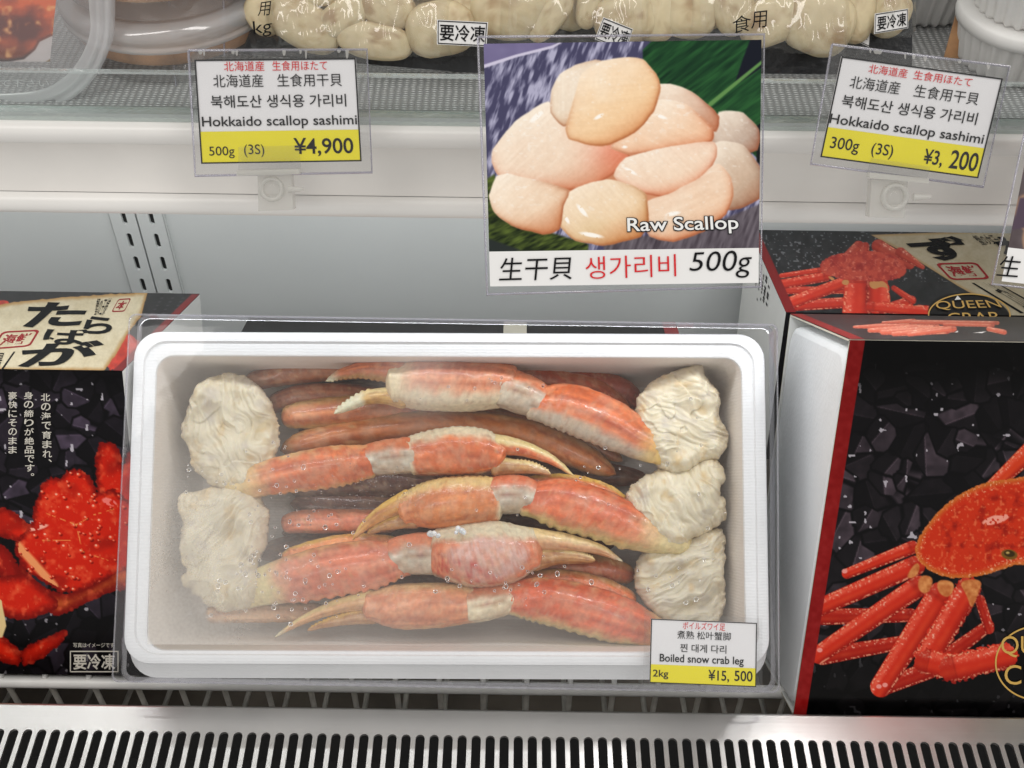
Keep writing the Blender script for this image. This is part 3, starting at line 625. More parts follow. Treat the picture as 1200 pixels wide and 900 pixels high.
# ---- right, back: carton lying behind, top face up
T = R(16.5); upB = np.array([0, math.sin(T), math.cos(T)]); bkB = np.array([0, math.cos(T), -math.sin(T)])
TB0 = solve_depth(921, 366.5, 0.2035); dB = (0.806 - TB0[1]) / bkB[1]; wB = 0.42; hB = 0.13
up, bk = upB, bkB; FBb = TB0 - upB * hB
cartb = thing('crab_carton', 'black topped carton lying behind the leaning one, red crab and cream label on top', 'carton', FBb + ex * wB / 2)
mb = MB(); mb.hexa(carton_corners(FBb, wB, hB, dB), [0, 0, 0, 1, 0, 1]); nS = np.array([-1.0, 0, 0])
cc = carton_corners(FBb, wB, hB, dB)
rr = random.Random(4)
for k in range(11):       # small print on the white side
    s0 = 0.06 + 0.012 * k; ln = rr.uniform(0.02, 0.05); off = 0.004
    if k in (0, 1): hh = 0.0035
    else: hh = 0.0016
    p = cc[4] + bkB * s0 - upB * off
    for j in range(int(ln / 0.003)):
        if rr.random() < .25: continue
        a = p - upB * (j * 0.003); w_ = rr.uniform(.0015, .0026)
        mb.add([v + nS * .0005 for v in (a, a + bkB * hh * 1.6, a + bkB * hh * 1.6 - upB * w_, a - upB * w_)], [(3, 2, 1, 0)], 2, smooth=False)
mb.build('carton_body', [MT['board_black'], MT['board_white'], MT['soft_ink']], cartb)
def paint_btop(c):
    c.C = np.array((34, 36, 38)) + (c.n(7, 4)[..., None] - .45) * 40
    c.put(np.where((c.n(2, 1, 5) > .83) & (c.Y < 330), .4, -1), (110, 112, 116))
    q = lambda x, y: (890 + x / 3.871, 255 + y / 3.871)
    tp = [q(*p) for p in [(505, 78), (1075, 58), (1700, 40), (1700, 520), (1130, 480), (1060, 400), (900, 310), (760, 222), (660, 160)]]
    d = c.sd(tp); t = sst(0, 4, d)[..., None]; c.put(d, np.array((170, 140, 96.0)) * (1 - t) + (tan_col(c, 9) * .84) * t)
    def L(x0, y0, w0, x1, y1, w1, **k):
        a, b = q(x0, y0), q(x1, y1); c.leg(a[0], a[1], w0 * 1.25 / 3.871, b[0], b[1], w1 * 1.25 / 3.871, **k)
    U = dict(base=(176, 58, 44), hi=(206, 104, 84))
    L(450, 130, 40, 400, 190, 50, **U); L(480, 130, 30, 470, 190, 40, **U); L(540, 130, 50, 680, 210, 40, **U); L(640, 160, 40, 740, 225, 16, **U)
    D = dict(base=(190, 40, 26), hi=(225, 100, 78))
    L(390, 330, 26, 90, 330, 30, **D); L(400, 385, 40, 140, 400, 40, **D); L(690, 375, 34, 610, 405, 40, **D); L(610, 320, 20, 690, 375, 26, **D)
    L(272, 240, 22, 100, 264, 18); L(300, 268, 36, 60, 310, 36); L(395, 290, 44, 135, 390, 46); L(445, 290, 92, 440, 440, 104); L(535, 300, 80, 540, 390, 92, spiky=3); L(510, 405, 40, 790, 430, 46, spiky=3)
    for p in ([(380, 280), (410, 285), (400, 310), (370, 300)], [(490, 285), (570, 285), (590, 330), (560, 310), (510, 330)], [(305, 262), (345, 275), (330, 290)]): c.put(c.sdc([q(*k) for k in p]), (200, 140, 84))
    body = [q(*p) for p in [(270, 215), (300, 185), (350, 165), (430, 155), (520, 150), (600, 165), (660, 205), (668, 250), (640, 275), (560, 290), (480, 290), (390, 280), (320, 265), (280, 245)]]
    d = c.sdc(body); nz = c.n(5, 4, 1); col = mixc(np.array((196, 74, 56), float), np.array((150, 30, 30), float), np.clip((nz - .4) * 2.4, 0, 1)); col = mixc(col, (228, 140, 116), np.clip((c.n(2, 2, 6) - .62) * 3, 0, .7)); c.put(d + (c.n(2, 1, 2) - .5) * 1.5, col)
    e = c.ell(*q(952, 442), 48.5, 25.5, 8); c.put(e, (14, 13, 14))
    s = c.PX - TB0[0]; c.put((0.0075 - s) * 1500, np.array((128, 20, 22.0)))
O_ = TB0 + bkB * dB + upB * 0.0005
mb = MB(); sheet(mb, O_, ex * wB, -bkB * dB, with_x(paint_btop, O_, ex * wB, 0), (30, 32, 34), 0, 0.9)
Pb = TB0 + upB * 0.0008; qb = lambda l: [(890 + x / 3.871, 255 + y / 3.871) for x, y in l]
text_px(mb, 'ず', qb([(640, 100), (905, 82), (1020, 196), (760, 196)]), Pb, upB, 1, bold=.05)
text_px(mb, 'わ', qb([(1040, 90), (1190, 84), (1330, 180), (1130, 190)]), Pb, upB, 1, bold=.05)
seal(mb, qb([(796, 206), (985, 202), (1048, 278), (870, 284)]), Pb, upB, 2, '海鮮')
text_px(mb, '本ずわい', qb([(1010, 296), (1046, 290), (1330, 440), (1262, 448)]), Pb, upB, 1)
for l in ([(962, 296), (974, 296), (1200, 432), (1184, 434)], [(1078, 300), (1086, 300), (1260, 396), (1250, 398)]): mb.add([hit(x, y, Pb, upB) for x, y in qb(l)], [(0, 1, 2, 3)], 1, smooth=False)
text_px(mb, '蟹の女王', qb([(960, 82), (1050, 78), (1120, 120), (1010, 126)]), Pb, upB, 1)
cx, cy = 890 + 952 / 3.871, 255 + 442 / 3.871; ring(mb, cx, cy, 48.5, 25.5, 1.5, Pb + upB * .0002, upB, 3)
text_px(mb, 'QUEEN', qb([(800, 382), (1075, 376), (1105, 416), (800, 424)]), Pb, upB, 3, lift=.0006); text_px(mb, 'CRAB', qb([(850, 436), (1078, 430), (1098, 476), (852, 482)]), Pb, upB, 3, lift=.0006)
mb.add([hit(x, y, Pb, upB) + upB * .0005 for x, y in qb([(885, 376), (898, 356), (915, 374)])], [(0, 1, 2)], 4, smooth=False)
mb.build('top_print', [MT['print'], MT['black_ink'], MT['seal_ink'], MT['gold_ink'], MT['white_ink']], cartb, colors=True)

# ================================================================== foam box
T = R(38.5); BN = np.array([0, -math.sin(T), math.cos(T)]); BV0 = np.array([0, math.cos(T), math.sin(T)])
BC0 = A(525, 585, 0.75)
cr = [hit(x, y, BC0, BN) for x, y in ((157, 387), (898, 392), (902, 781), (142, 780))]
BU = nrm((cr[1] - cr[0]) + (cr[2] - cr[3])); BV = np.cross(BN, BU)
BC = sum(cr) / 4; HU = (np.dot(cr[1] - cr[0], BU) + np.dot(cr[2] - cr[3], BU)) / 4; HV = (np.dot(cr[0] - cr[3], BV) + np.dot(cr[1] - cr[2], BV)) / 4
BM = frame(BC, BU, BV, BN)
def bx(x, y, w):
    p = hit(x, y, BC + BN * w, BN) - BC; return np.array([p @ BU, p @ BV, w])
def rrect(hu, hv, r, w, n=8, cu=0, cv=0):
    L = []
    for k, (sx, sy) in enumerate(((1, 1), (-1, 1), (-1, -1), (1, -1))):
        for a in np.linspace(0, math.pi / 2, n):
            L.append((cu + sx * (hu - r) + r * math.cos(a + k * math.pi / 2), cv + sy * (hv - r) + r * math.sin(a + k * math.pi / 2), w))
    return L
inn = [bx(x, y, 0) for x, y in ((182, 415), (872, 421), (872, 764), (172, 763))]
iu0, iu1 = (inn[0][0] + inn[3][0]) / 2, (inn[1][0] + inn[2][0]) / 2; iv0, iv1 = (inn[2][1] + inn[3][1]) / 2, (inn[0][1] + inn[1][1]) / 2
IU, IV, icu, icv = (iu1 - iu0) / 2, (iv1 - iv0) / 2, (iu0 + iu1) / 2, (iv0 + iv1) / 2
foam = thing('foam_box', 'open white foam box full of crab legs under a clear lid, centre of the picture', 'foam box', BC - BN * 0.09)
mb = MB(); D_ = 0.088
outer = [rrect(HU - .014, HV - .012, .012, -D_), rrect(HU - .011, HV - .009, .014, -D_ + .004), rrect(HU - .001, HV + .003, .017, -.030, cv=-.003), rrect(HU + .0020, HV + .0068, .018, -.026, cv=-.0048), rrect(HU + .0020, HV + .0066, .018, -.022, cv=-.0046),
         rrect(HU + .0012, HV + .0030, .017, -.0150, cv=-.0020), rrect(HU, HV, .017, -.0062), rrect(HU, HV, .017, -.0032), rrect(HU - .0008, HV - .0008, .0165, -.001), rrect(HU - .0028, HV - .0028, .016, 0), rrect(HU - .0072, HV - .0062, .015, 0.0002),
         rrect(HU - .0080, HV - .0068, .0145, -0.0018), rrect(IU + .002, IV + .002, .012, -0.0018, cu=icu, cv=icv), rrect(IU + .0005, IV + .0005, .0115, -0.0024, cu=icu, cv=icv), rrect(IU, IV, .011, -.0040, cu=icu, cv=icv)]
mb.grid(outer, 0, wrap=True)
mb.add(outer[0], [list(range(len(outer[0])))[::-1]], 0, smooth=False)
mb.build('box_body', [MT['foam']], foam, mw=BM, sharp=28)
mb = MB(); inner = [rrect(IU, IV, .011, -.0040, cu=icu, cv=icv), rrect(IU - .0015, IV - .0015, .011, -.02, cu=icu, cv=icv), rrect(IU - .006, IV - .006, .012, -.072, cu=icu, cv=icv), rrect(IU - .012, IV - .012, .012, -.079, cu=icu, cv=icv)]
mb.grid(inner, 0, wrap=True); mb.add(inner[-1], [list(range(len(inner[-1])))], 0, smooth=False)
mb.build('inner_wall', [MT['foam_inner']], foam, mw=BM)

# ------------------------------------------------------------------ crab legs
def cr_spline(pts, n):
    pts = np.asarray(pts, float); k = len(pts); P = np.vstack([2 * pts[0] - pts[1], pts, 2 * pts[-1] - pts[-2]]); out = []
    for s in np.linspace(0, k - 1, n):
        i = min(int(s), k - 2); t = s - i; a, b, c, d = P[i:i + 4]
        out.append(.5 * ((2 * b) + (-a + c) * t + (2 * a - 5 * b + 4 * c - d) * t * t + (-a + 3 * b - 3 * c + d) * t ** 3))
    return np.array(out)
ORG = lin((216, 108, 60)); RED = lin((205, 66, 34)); CRM = lin((226, 198, 142)); PAL = lin((226, 205, 180)); BRN = lin((140, 72, 42)); PNK = lin((214, 150, 136)); GRY = lin((196, 176, 162)); YEL = lin((226, 178, 92)); TAN = lin((178, 124, 76)); WHT = lin((220, 211, 186)); SAL = lin((208, 118, 84)); MAR = lin((112, 62, 46))
def limb(name, pts, parent, colfn, hs=0.8, n=64, m=28, rough=0.0003, teeth=None, ends=(1, 1), seed=0, mate='crab', flat=0.0, bumps=0):
    """a shell segment swept along measured points (px, py, width in px, height w in the box)"""
    raw = cr_spline([(p[0], p[1], p[2], p[3]) for p in pts], n); C = np.array([bx(p[0], p[1], p[3]) for p in raw])
    rad = np.array([max(p[2], 1.0) for p in raw]) * 0.5 * 0.742 / F
    s = np.linspace(0, 1, n); el = 0.10
    if n >= 70: rad = rad * (1 + .06 * np.exp(-((s - .92) / .035) ** 2) - .05 * np.exp(-((s - .80) / .07) ** 2) + .04 * np.exp(-((s - .08) / .04) ** 2))
    e0 = np.sqrt(np.clip(1 - (1 - np.clip(s / el, 0, 1)) ** 2, 0.0, 1)) if ends[0] else np.ones(n)
    e1 = np.sqrt(np.clip(1 - (1 - np.clip((1 - s) / el, 0, 1)) ** 2, 0.0, 1)) if ends[1] else np.ones(n)
    env = np.maximum(e0 * e1, 0.03)
    T_ = np.gradient(C, axis=0); T_ /= np.linalg.norm(T_, axis=1)[:, None]; Z = np.array([0, 0, 1.0])
    S = np.cross(Z, T_); S /= np.linalg.norm(S, axis=1)[:, None]; S *= np.where(S[:, 1:2] >= 0, 1, -1)
    th = np.linspace(0, 2 * math.pi, m, endpoint=False); c, q = np.cos(th), np.sin(th)
    prof = np.sign(q) * np.abs(q) ** (1 - flat)
    r = (rad * env)[:, None] * np.ones(m)[None]
    P0 = C[:, None] + S[:, None] * (r * c)[..., None] + Z * (r * prof * hs)[..., None]
    nz = fbm(P0 * 260 + seed * 7.1, 3); nf = fbm(P0 * 900 + seed * 3.3, 2)
    r = r * (1 + .055 * np.cos(3 * th + .9)[None] + .03 * np.cos(5 * th + seed)[None] * np.ones(n)[:, None])
    dsp = (nz - .5) * 2 * rough * 2 + (nf - .5) * rough * .8
    ss, cc = np.meshgrid(s, c, indexing='ij'); qq = np.ones(n)[:, None] * q[None]
    if bumps:
        b = vnoise(P0 * 620 + 5.5 + seed); dsp = dsp + 1.7 * bumps * sst(.66, .86, b) * np.clip(qq + .4, 0, 1)
    if teeth:
        side, amp, freq, lo, hi = teeth; per = np.abs(np.sin(ss * freq * math.pi)) ** 1.5
        dsp = dsp + amp * per * np.exp(-((cc - side) / .22) ** 2) * sst(lo, lo + .06, ss) * (1 - sst(hi - .04, hi, ss))
    r2 = r + dsp * env[:, None]
    P = C[:, None] + S[:, None] * (r2 * c)[..., None] + Z * (r2 * prof * hs)[..., None]
    col = colfn(ss, cc, qq, P, nz, nf)
    mb = MB(); mb.grid(P, 0, np.clip(col, 0, 1), wrap=True)
    for e in (0, -1):
        k = len(P) * 0; mb.add(list(P[e]), [list(range(m))], 0, col[e], smooth=True)
    return mb.build(name, [MT[mate]], parent, mw=BM, colors=True)
def shellcol(base=ORG, edge=CRM, up=(.55, .95), low=(-.4, -.9), e0=None, e1=None, mott=.35, patch=None, dots=.5, seed=0, darkend=0):
    def f(s, c, q, P, nz, nf):
        n2 = (fbm(P * 150 + seed * 3.7, 4) - .5) * .8; n3 = vnoise(P * 560 + seed); cj = c + n2 * .7
        base_ = mixc(base, np.asarray(base) * np.array((.86, .72, .62)), np.clip((nz - .45) * 2, 0, 1))
        st_ = fbm(np.stack([s * 5 + seed, c * 7, q * 7], -1), 3) - .5; base_ = base_ * np.clip(1 + st_[..., None] * np.array((1.0, 1.5, 1.7)) * 1.15, .4, 1.7)
        col = mixc(base_, PNK, np.clip(n2 * 2.2, 0, .40) * mott)
        if up: col = mixc(col, edge, sst(up[0], up[1], cj))
        if low: col = mixc(col, edge, sst(low[0], low[1], cj))
        if e0: col = mixc(col, e0[2], 1 - sst(e0[0], e0[1], s + n2 * .12))
        if e1: col = mixc(col, e1[2], sst(e1[0], e1[1], s + n2 * .12))
        if dots: col = mixc(col, np.array((.30, .06, .025)), np.clip((n3 - .76) * 7, 0, .7) * dots)
        if dots: col = mixc(col, CRM, np.clip((.17 - vnoise(P * 640 + 31 + seed)) * 6, 0, .45) * dots)
        if patch: col = patch(col, s, c, q, P, n2)
        crease = np.exp(-(s / .012) ** 2) + np.exp(-((1 - s) / .012) ** 2); col = mixc(col, lin((150, 96, 66)), np.clip(crease * .5, 0, .5))
        fr_ = fbm(P * 210 + seed * 1.3 + 40, 4); col = mixc(col, lin((226, 190, 160)), np.clip((fr_ - .50) * 2.4, 0, .20)); return col * np.array((.91, .97, .90))
    return f
def leg_thing(label, px, py, w, group=None, name='crab_leg_piece', cat='crab leg'):
    p = bx(px, py, w); return thing(name, label, cat, BC + BU * p[0] + BV * p[1] + BN * w, group)

def crumple(name, outline, parent, w, thick, seed, base=WHT, dark=lin((196, 178, 140)), jag=.0026):
    """torn white shoulder meat: an outline measured in the photograph, filled as a folded fibrous slab"""
    o = np.array([bx(x, y, w)[:2] for x, y in outline]); ctr = o.mean(0); o = ctr + (o - ctr) * 1.09; p = [tuple(q) for q in o]
    for _ in range(2): p = [r for i in range(len(p)) for r in ((p[i][0] * .75 + p[(i + 1) % len(p)][0] * .25, p[i][1] * .75 + p[(i + 1) % len(p)][1] * .25), (p[i][0] * .25 + p[(i + 1) % len(p)][0] * .75, p[i][1] * .25 + p[(i + 1) % len(p)][1] * .75))]
    lo, hi = o.min(0) - .004, o.max(0) + .004; st = .00055
    gx, gy = np.meshgrid(np.arange(lo[0], hi[0], st), np.arange(lo[1], hi[1], st), indexing='ij')
    cv = Canvas(gx * 1e3, gy * 1e3, (0, 0, 0)); d = cv.sd([(q[0] * 1e3, q[1] * 1e3) for q in p]) * 1e-3
    P = np.stack([gx, gy, np.full_like(gx, w)], -1); a_ = seed * 1.9
    wx = gx + (fbm(P * 60 + 2, 2) - .5) * .020; wy = gy + (fbm(P * 60 + 8, 2) - .5) * .020; ca, sa = math.cos(a_), math.sin(a_)
    al, ac = wx * ca + wy * sa, -wx * sa + wy * ca
    d = d + (fbm(P * 85 + seed, 4) - .5) * jag * 3.0 + (fbm(P * 260 + seed, 2) - .5) * jag * .9
    prof = np.sqrt(np.clip(1 - (1 - np.clip(d / .013, 0, 1)) ** 2, 0, 1))
    Z = lambda x, y, z=0: np.stack([x, y, np.full_like(x, z + seed)], -1)
    big = fbm(Z(gx * 42, gy * 42), 2) - .5; fold = 1 - np.abs(fbm(Z(al * 34, ac * 105), 3) * 2 - 1) * 2.0; fib = fbm(Z(al * 90, ac * 620), 3) - .5
    sheet_ = np.abs(((fbm(Z(gx * 30 + 5, gy * 30), 3) * 5) % 1) - .0); msk = sst(.40, .62, fbm(Z(gx * 38 + 9, gy * 38), 2))
    h = prof * thick * (.78 + .9 * big) + prof ** .5 * (np.maximum(fold, -.3) * .0042 * msk + fib * .0026 + sheet_ * .0014 * (1 - msk))
    P[..., 2] = w + h; ins = d > 0
    tone = fbm(Z(gx * 120, gy * 120, 4), 3); col = mixc(np.asarray(base), np.asarray(dark), np.clip((.42 - fold) * 1.1, 0, .65) * msk + np.clip(-fib * 2.0, 0, .40))  # shade painted into the colour: dips between folds and fibres go darker
    col = mixc(col, lin((206, 170, 104)), np.clip((tone - .62) * 3, 0, .5)); col = mixc(col, lin((186, 176, 166)), np.clip((.42 - tone) * 2.6, 0, .55)); col = mixc(col, lin((214, 186, 150)), (1 - prof) * .35)
    idx = -np.ones(gx.shape, int); idx[ins] = np.arange(ins.sum()); V = P[ins]; Cc = col[ins]; nV = len(V); Fc = []; E = {}
    for i in range(gx.shape[0] - 1):
        for j in range(gx.shape[1] - 1):
            q = (idx[i, j], idx[i + 1, j], idx[i + 1, j + 1], idx[i, j + 1])
            if min(q) < 0: continue
            Fc.append(q)
            for k in range(4):
                e = (q[k], q[(k + 1) % 4])
                if (e[1], e[0]) in E: del E[(e[1], e[0])]
                else: E[e] = 1
    low = V.copy(); low[:, :2] = ctr + (low[:, :2] - ctr) * .90; low[:, 2] = w - .012      # underside, so the slab has real thickness
    Fc += [(nV + e[0], nV + e[1], e[1], e[0]) for e in E]; Fc += [tuple(nV + k for k in q[::-1]) for q in Fc[:len(Fc) - len(E)]]
    mb = MB(); mb.add(np.vstack([V, low]), Fc, 0, np.clip(np.vstack([Cc, Cc * .9]), 0, 1))
    return mb.build(name, [MT['meat']], parent, mw=BM, colors=True)

# deepest layer: dark legs lying at the bottom
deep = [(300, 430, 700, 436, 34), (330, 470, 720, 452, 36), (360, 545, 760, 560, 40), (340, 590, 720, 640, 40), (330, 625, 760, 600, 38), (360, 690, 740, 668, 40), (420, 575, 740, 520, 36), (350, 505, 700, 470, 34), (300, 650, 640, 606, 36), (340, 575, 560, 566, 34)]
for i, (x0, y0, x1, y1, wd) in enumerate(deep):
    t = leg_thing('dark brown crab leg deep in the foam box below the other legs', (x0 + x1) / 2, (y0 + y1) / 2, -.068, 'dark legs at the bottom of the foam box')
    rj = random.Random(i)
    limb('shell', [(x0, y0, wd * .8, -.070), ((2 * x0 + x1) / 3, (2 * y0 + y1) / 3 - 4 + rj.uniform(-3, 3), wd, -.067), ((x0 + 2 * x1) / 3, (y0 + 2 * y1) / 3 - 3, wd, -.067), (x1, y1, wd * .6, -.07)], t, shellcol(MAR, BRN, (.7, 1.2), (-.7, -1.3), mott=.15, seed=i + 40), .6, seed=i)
# middle layer
mid = [
 ('pale brown crab leg along the top edge behind the left meat lump', [(283, 451, 22, -.050), (340, 437, 30, -.048), (400, 431, 32, -.05), (470, 428, 28, -.054)], lin((152, 86, 54)), BRN),
 ('dull orange crab leg below the topmost one at upper left', [(308, 478, 20, -.052), (350, 465, 30, -.050), (410, 464, 30, -.052), (470, 470, 24, -.055)], lin((150, 84, 58)), BRN),
 ('tan edged crab leg tip lying under the open toothed claw', [(329, 491, 20, -.044), (350, 487, 34, -.042), (410, 482, 40, -.044), (470, 478, 34, -.048), (520, 470, 26, -.05)], lin((176, 98, 62)), lin((206, 160, 100))),
 ('long curved brown orange crab leg arching across the middle of the box', [(328, 528, 26, -.046), (380, 514, 36, -.043), (450, 503, 38, -.044), (530, 498, 38, -.045), (610, 508, 40, -.045), (670, 530, 38, -.045), (722, 556, 22, -.048)], lin((170, 92, 46)), TAN),
 ('dark thin crab leg between the top claw arm and the long curved leg', [(560, 482, 22, -.050), (620, 494, 28, -.049), (680, 516, 24, -.05), (730, 540, 12, -.052)], lin((120, 66, 40)), TAN),
 ('rust brown crab leg behind the top claw arm at upper right', [(585, 428, 22, -.052), (640, 446, 32, -.050), (700, 462, 34, -.050), (737, 490, 24, -.052)], lin((146, 58, 34)), lin((168, 84, 46))),
 ('small rust brown crab leg tucked in the upper right beside a meat lump', [(640, 430, 20, -.058), (690, 446, 28, -.056), (730, 458, 30, -.056), (752, 478, 18, -.058)], lin((132, 50, 30)), lin((150, 70, 40))),
 ('salmon crab leg in the left middle under scattered droplets', [(330, 618, 20, -.046), (350, 612, 28, -.043), (400, 611, 30, -.043), (470, 612, 28, -.046)], lin((204, 112, 86)), SAL),
 ('thin orange strip of crab leg above the lower left arm', [(330, 657, 14, -.040), (350, 648, 20, -.037), (410, 636, 22, -.037), (475, 638, 18, -.040)], lin((212, 124, 76)), YEL),
 ('pale beige crab leg end beneath the lower left meat lump', [(241, 720, 22, -.045), (270, 719, 24, -.043), (330, 718, 24, -.045), (380, 716, 22, -.05)], lin((200, 150, 124)), TAN),
 ('dark orange crab leg under the frosted claw fingers at right', [(600, 668, 30, -.046), (660, 664, 34, -.044), (710, 668, 34, -.045), (745, 676, 20, -.048)], lin((150, 70, 40)), TAN),
 ('orange dotted crab leg edge showing above the lowest right arm', [(590, 680, 16, -.038), (650, 679, 24, -.035), (700, 688, 26, -.035), (746, 705, 20, -.038)], lin((196, 92, 46)), TAN),
 ('orange dotted crab leg edge showing above the middle right arm', [(610, 566, 14, -.036), (660, 566, 22, -.034), (705, 577, 24, -.034), (738, 594, 16, -.036)], lin((180, 88, 44)), YEL),
]
for i, (lab, pts, b, e) in enumerate(mid):
    t = leg_thing(lab, pts[1][0], pts[1][1], pts[1][3]); limb('shell', pts, t, shellcol(np.clip(b * np.array((1.35, 1.45, 1.40)), 0, 1), e, (.45, 1.0), (-.55, -1.1), e0=(.0, .08, TAN), mott=.25, seed=i * 3, dots=.8), .75, seed=i + 20, bumps=.0005)

# shoulder lumps
lumps = [
 ('upper left lump of torn white crab meat', [(236, 452), (262, 445), (300, 452), (322, 480), (326, 510), (318, 540), (300, 560), (318, 566), (285, 572), (250, 568), (226, 548), (232, 528), (218, 508), (226, 478)], -.034, .020, 1.0),
 ('lower left lump of smooth torn white crab meat', [(214, 583), (250, 575), (300, 578), (312, 600), (312, 640), (300, 662), (312, 680), (300, 706), (270, 712), (240, 700), (216, 676), (226, 668), (213, 645), (222, 618)], -.032, .020, 2.2),
 ('upper right crumpled lump of white crab meat', [(760, 452), (790, 436), (820, 430), (828, 450), (842, 466), (838, 490), (850, 505), (846, 530), (820, 540), (800, 556), (775, 548), (750, 520), (745, 480)], -.034, .022, 3.1),
 ('middle right crumpled lump of white crab meat', [(752, 560), (775, 548), (805, 545), (840, 538), (850, 560), (838, 575), (848, 590), (842, 612), (815, 625), (785, 640), (755, 620), (735, 600), (740, 572)], -.033, .021, 4.4),
 ('lower right smooth lump of white crab meat behind the price card', [(752, 642), (790, 640), (836, 618), (846, 640), (842, 690), (838, 730), (800, 735), (765, 720), (745, 690), (748, 660)], -.038, .020, 5.2),
]
LT = []
for k, (lab, pts, w, th_, sd_) in enumerate(lumps):
    px, py = np.mean(pts, 0); t = leg_thing(lab, px, py, w, None, 'crab_shoulder', 'crab meat'); LT.append(t)
    crumple('meat', pts, t, w, th_, sd_, base=WHT if k != 4 else lin((214, 206, 184)))
    rj = random.Random(k)

def claw(label, merus, carpus, palm, finger, thumb, cfg, px, py):
    t = leg_thing(label, px, py, -.02, None, 'crab_claw_piece', 'crab claw')
    limb('upper_arm', merus, t, cfg['m'], .74, n=80, rough=.0003, teeth=cfg.get('mt'), seed=px, bumps=.0005)
    limb('wrist', carpus, t, cfg['c'], .82, n=40, rough=.0003, seed=px + 1, bumps=.0003)
    limb('palm', palm, t, cfg['p'], .74, n=70, m=32, rough=.0003, seed=px + 2, bumps=.0005, teeth=cfg.get('pt'))
    limb('finger', finger, t, cfg['f'], .85, n=60, rough=.0002, teeth=cfg.get('ft'), seed=px + 3)
    limb('finger', thumb, t, cfg['t'], .85, n=60, rough=.0002, teeth=cfg.get('tt'), seed=px + 4)
    return t
W0 = -.024
wr = lambda a=GRY, b=ORG: shellcol(a, PAL, (.8, 1.3), None, mott=.4, dots=0, patch=lambda col, s, c, q, P, n2: mixc(col, b, sst(.15, .7, c + n2) * .9))
# 1 top: open toothed claw pointing left
m1 = shellcol(ORG, GRY, None, (-.15, -.6), e0=(.10, .30, YEL * .6 + CRM * .4), e1=(.86, 1.0, PAL), mott=.8, seed=1)
p1 = shellcol(lin((210, 124, 88)), PAL, None, (-.1, -.55), e1=(.62, .86, lin((224, 200, 168))), mott=.5, seed=2)
claw('topmost claw arm with open white toothed pincers pointing left',
     [(788, 529, 34, W0 + .002), (760, 522, 44, W0), (715, 498, 60, W0), (670, 480, 60, W0), (635, 474, 48, W0), (616, 470, 40, W0)],
     [(642, 474, 36, W0), (622, 466, 48, W0), (600, 458, 50, W0), (580, 454, 48, W0)],
     [(606, 456, 46, W0), (585, 452, 56, W0), (545, 452, 64, W0 + .001), (500, 450, 66, W0 + .001), (470, 450, 58, W0), (452, 452, 44, W0)],
     [(478, 440, 38, W0), (455, 435, 30, W0), (425, 433, 20, W0 + .001), (400, 438, 13, W0 + .002), (381, 447, 3, W0 + .003)],
     [(480, 466, 34, W0), (455, 464, 22, W0), (430, 466, 17, W0 + .001), (410, 475, 13, W0 + .002), (391, 485, 4, W0 + .003)],
     dict(m=m1, c=wr(), p=p1, f=shellcol(lin((206, 110, 66)), TAN, None, (-.2, -.8), e1=(.72, .95, WHT), mott=.3, seed=3), t=shellcol(YEL * .5 + TAN * .5, CRM, (.2, .7), None, e1=(.50, .62, WHT), dots=.2, mott=0, seed=4), tt=(1, .0013, 14, .42, .98), ft=(-1, .0011, 16, .3, .98), mt=(-.97, .0010, 22, .3, .8)), 590, 460)
# 2 left arm, claw pointing right
claw('second claw arm from the top, pincers closed and pointing right',
     [(262, 570, 30, W0 - .004), (290, 567, 38, W0 - .002), (335, 556, 46, W0), (385, 548, 50, W0), (420, 543, 46, W0), (446, 540, 34, W0)],
     [(424, 540, 34, W0), (445, 538, 42, W0), (470, 535, 44, W0), (492, 534, 44, W0)],
     [(474, 537, 40, W0), (490, 534, 50, W0), (525, 530, 58, W0 + .001), (560, 530, 56, W0 + .001), (580, 533, 44, W0), (592, 538, 30, W0)],
     [(566, 522, 30, W0), (590, 522, 24, W0), (620, 528, 18, W0), (648, 540, 11, W0), (673, 558, 3, W0 - .001)],
     [(574, 546, 30, W0 - .001), (600, 547, 20, W0 - .001), (625, 549, 14, W0 - .001), (646, 556, 4, W0 - .001)],
     dict(m=shellcol(ORG, CRM, (.75, 1.2), (-.75, -1.2), e0=(.16, .36, lin((228, 196, 142))), mott=.45, seed=6), c=wr(), p=shellcol(ORG, PAL, (.45, .85), (-.9, -1.3), e0=(.08, .2, PAL), mott=.25, seed=7), f=shellcol(ORG, CRM, (-.1, .35), None, e1=(.75, 1, CRM), mott=0, seed=8), t=shellcol(TAN, CRM, (.3, .7), None, mott=0, seed=9), tt=(1, .0010, 18, .35, .98), mt=(-.97, .0014, 20, .3, .85), pt=(.9, .0007, 22, .1, .8)), 470, 540)
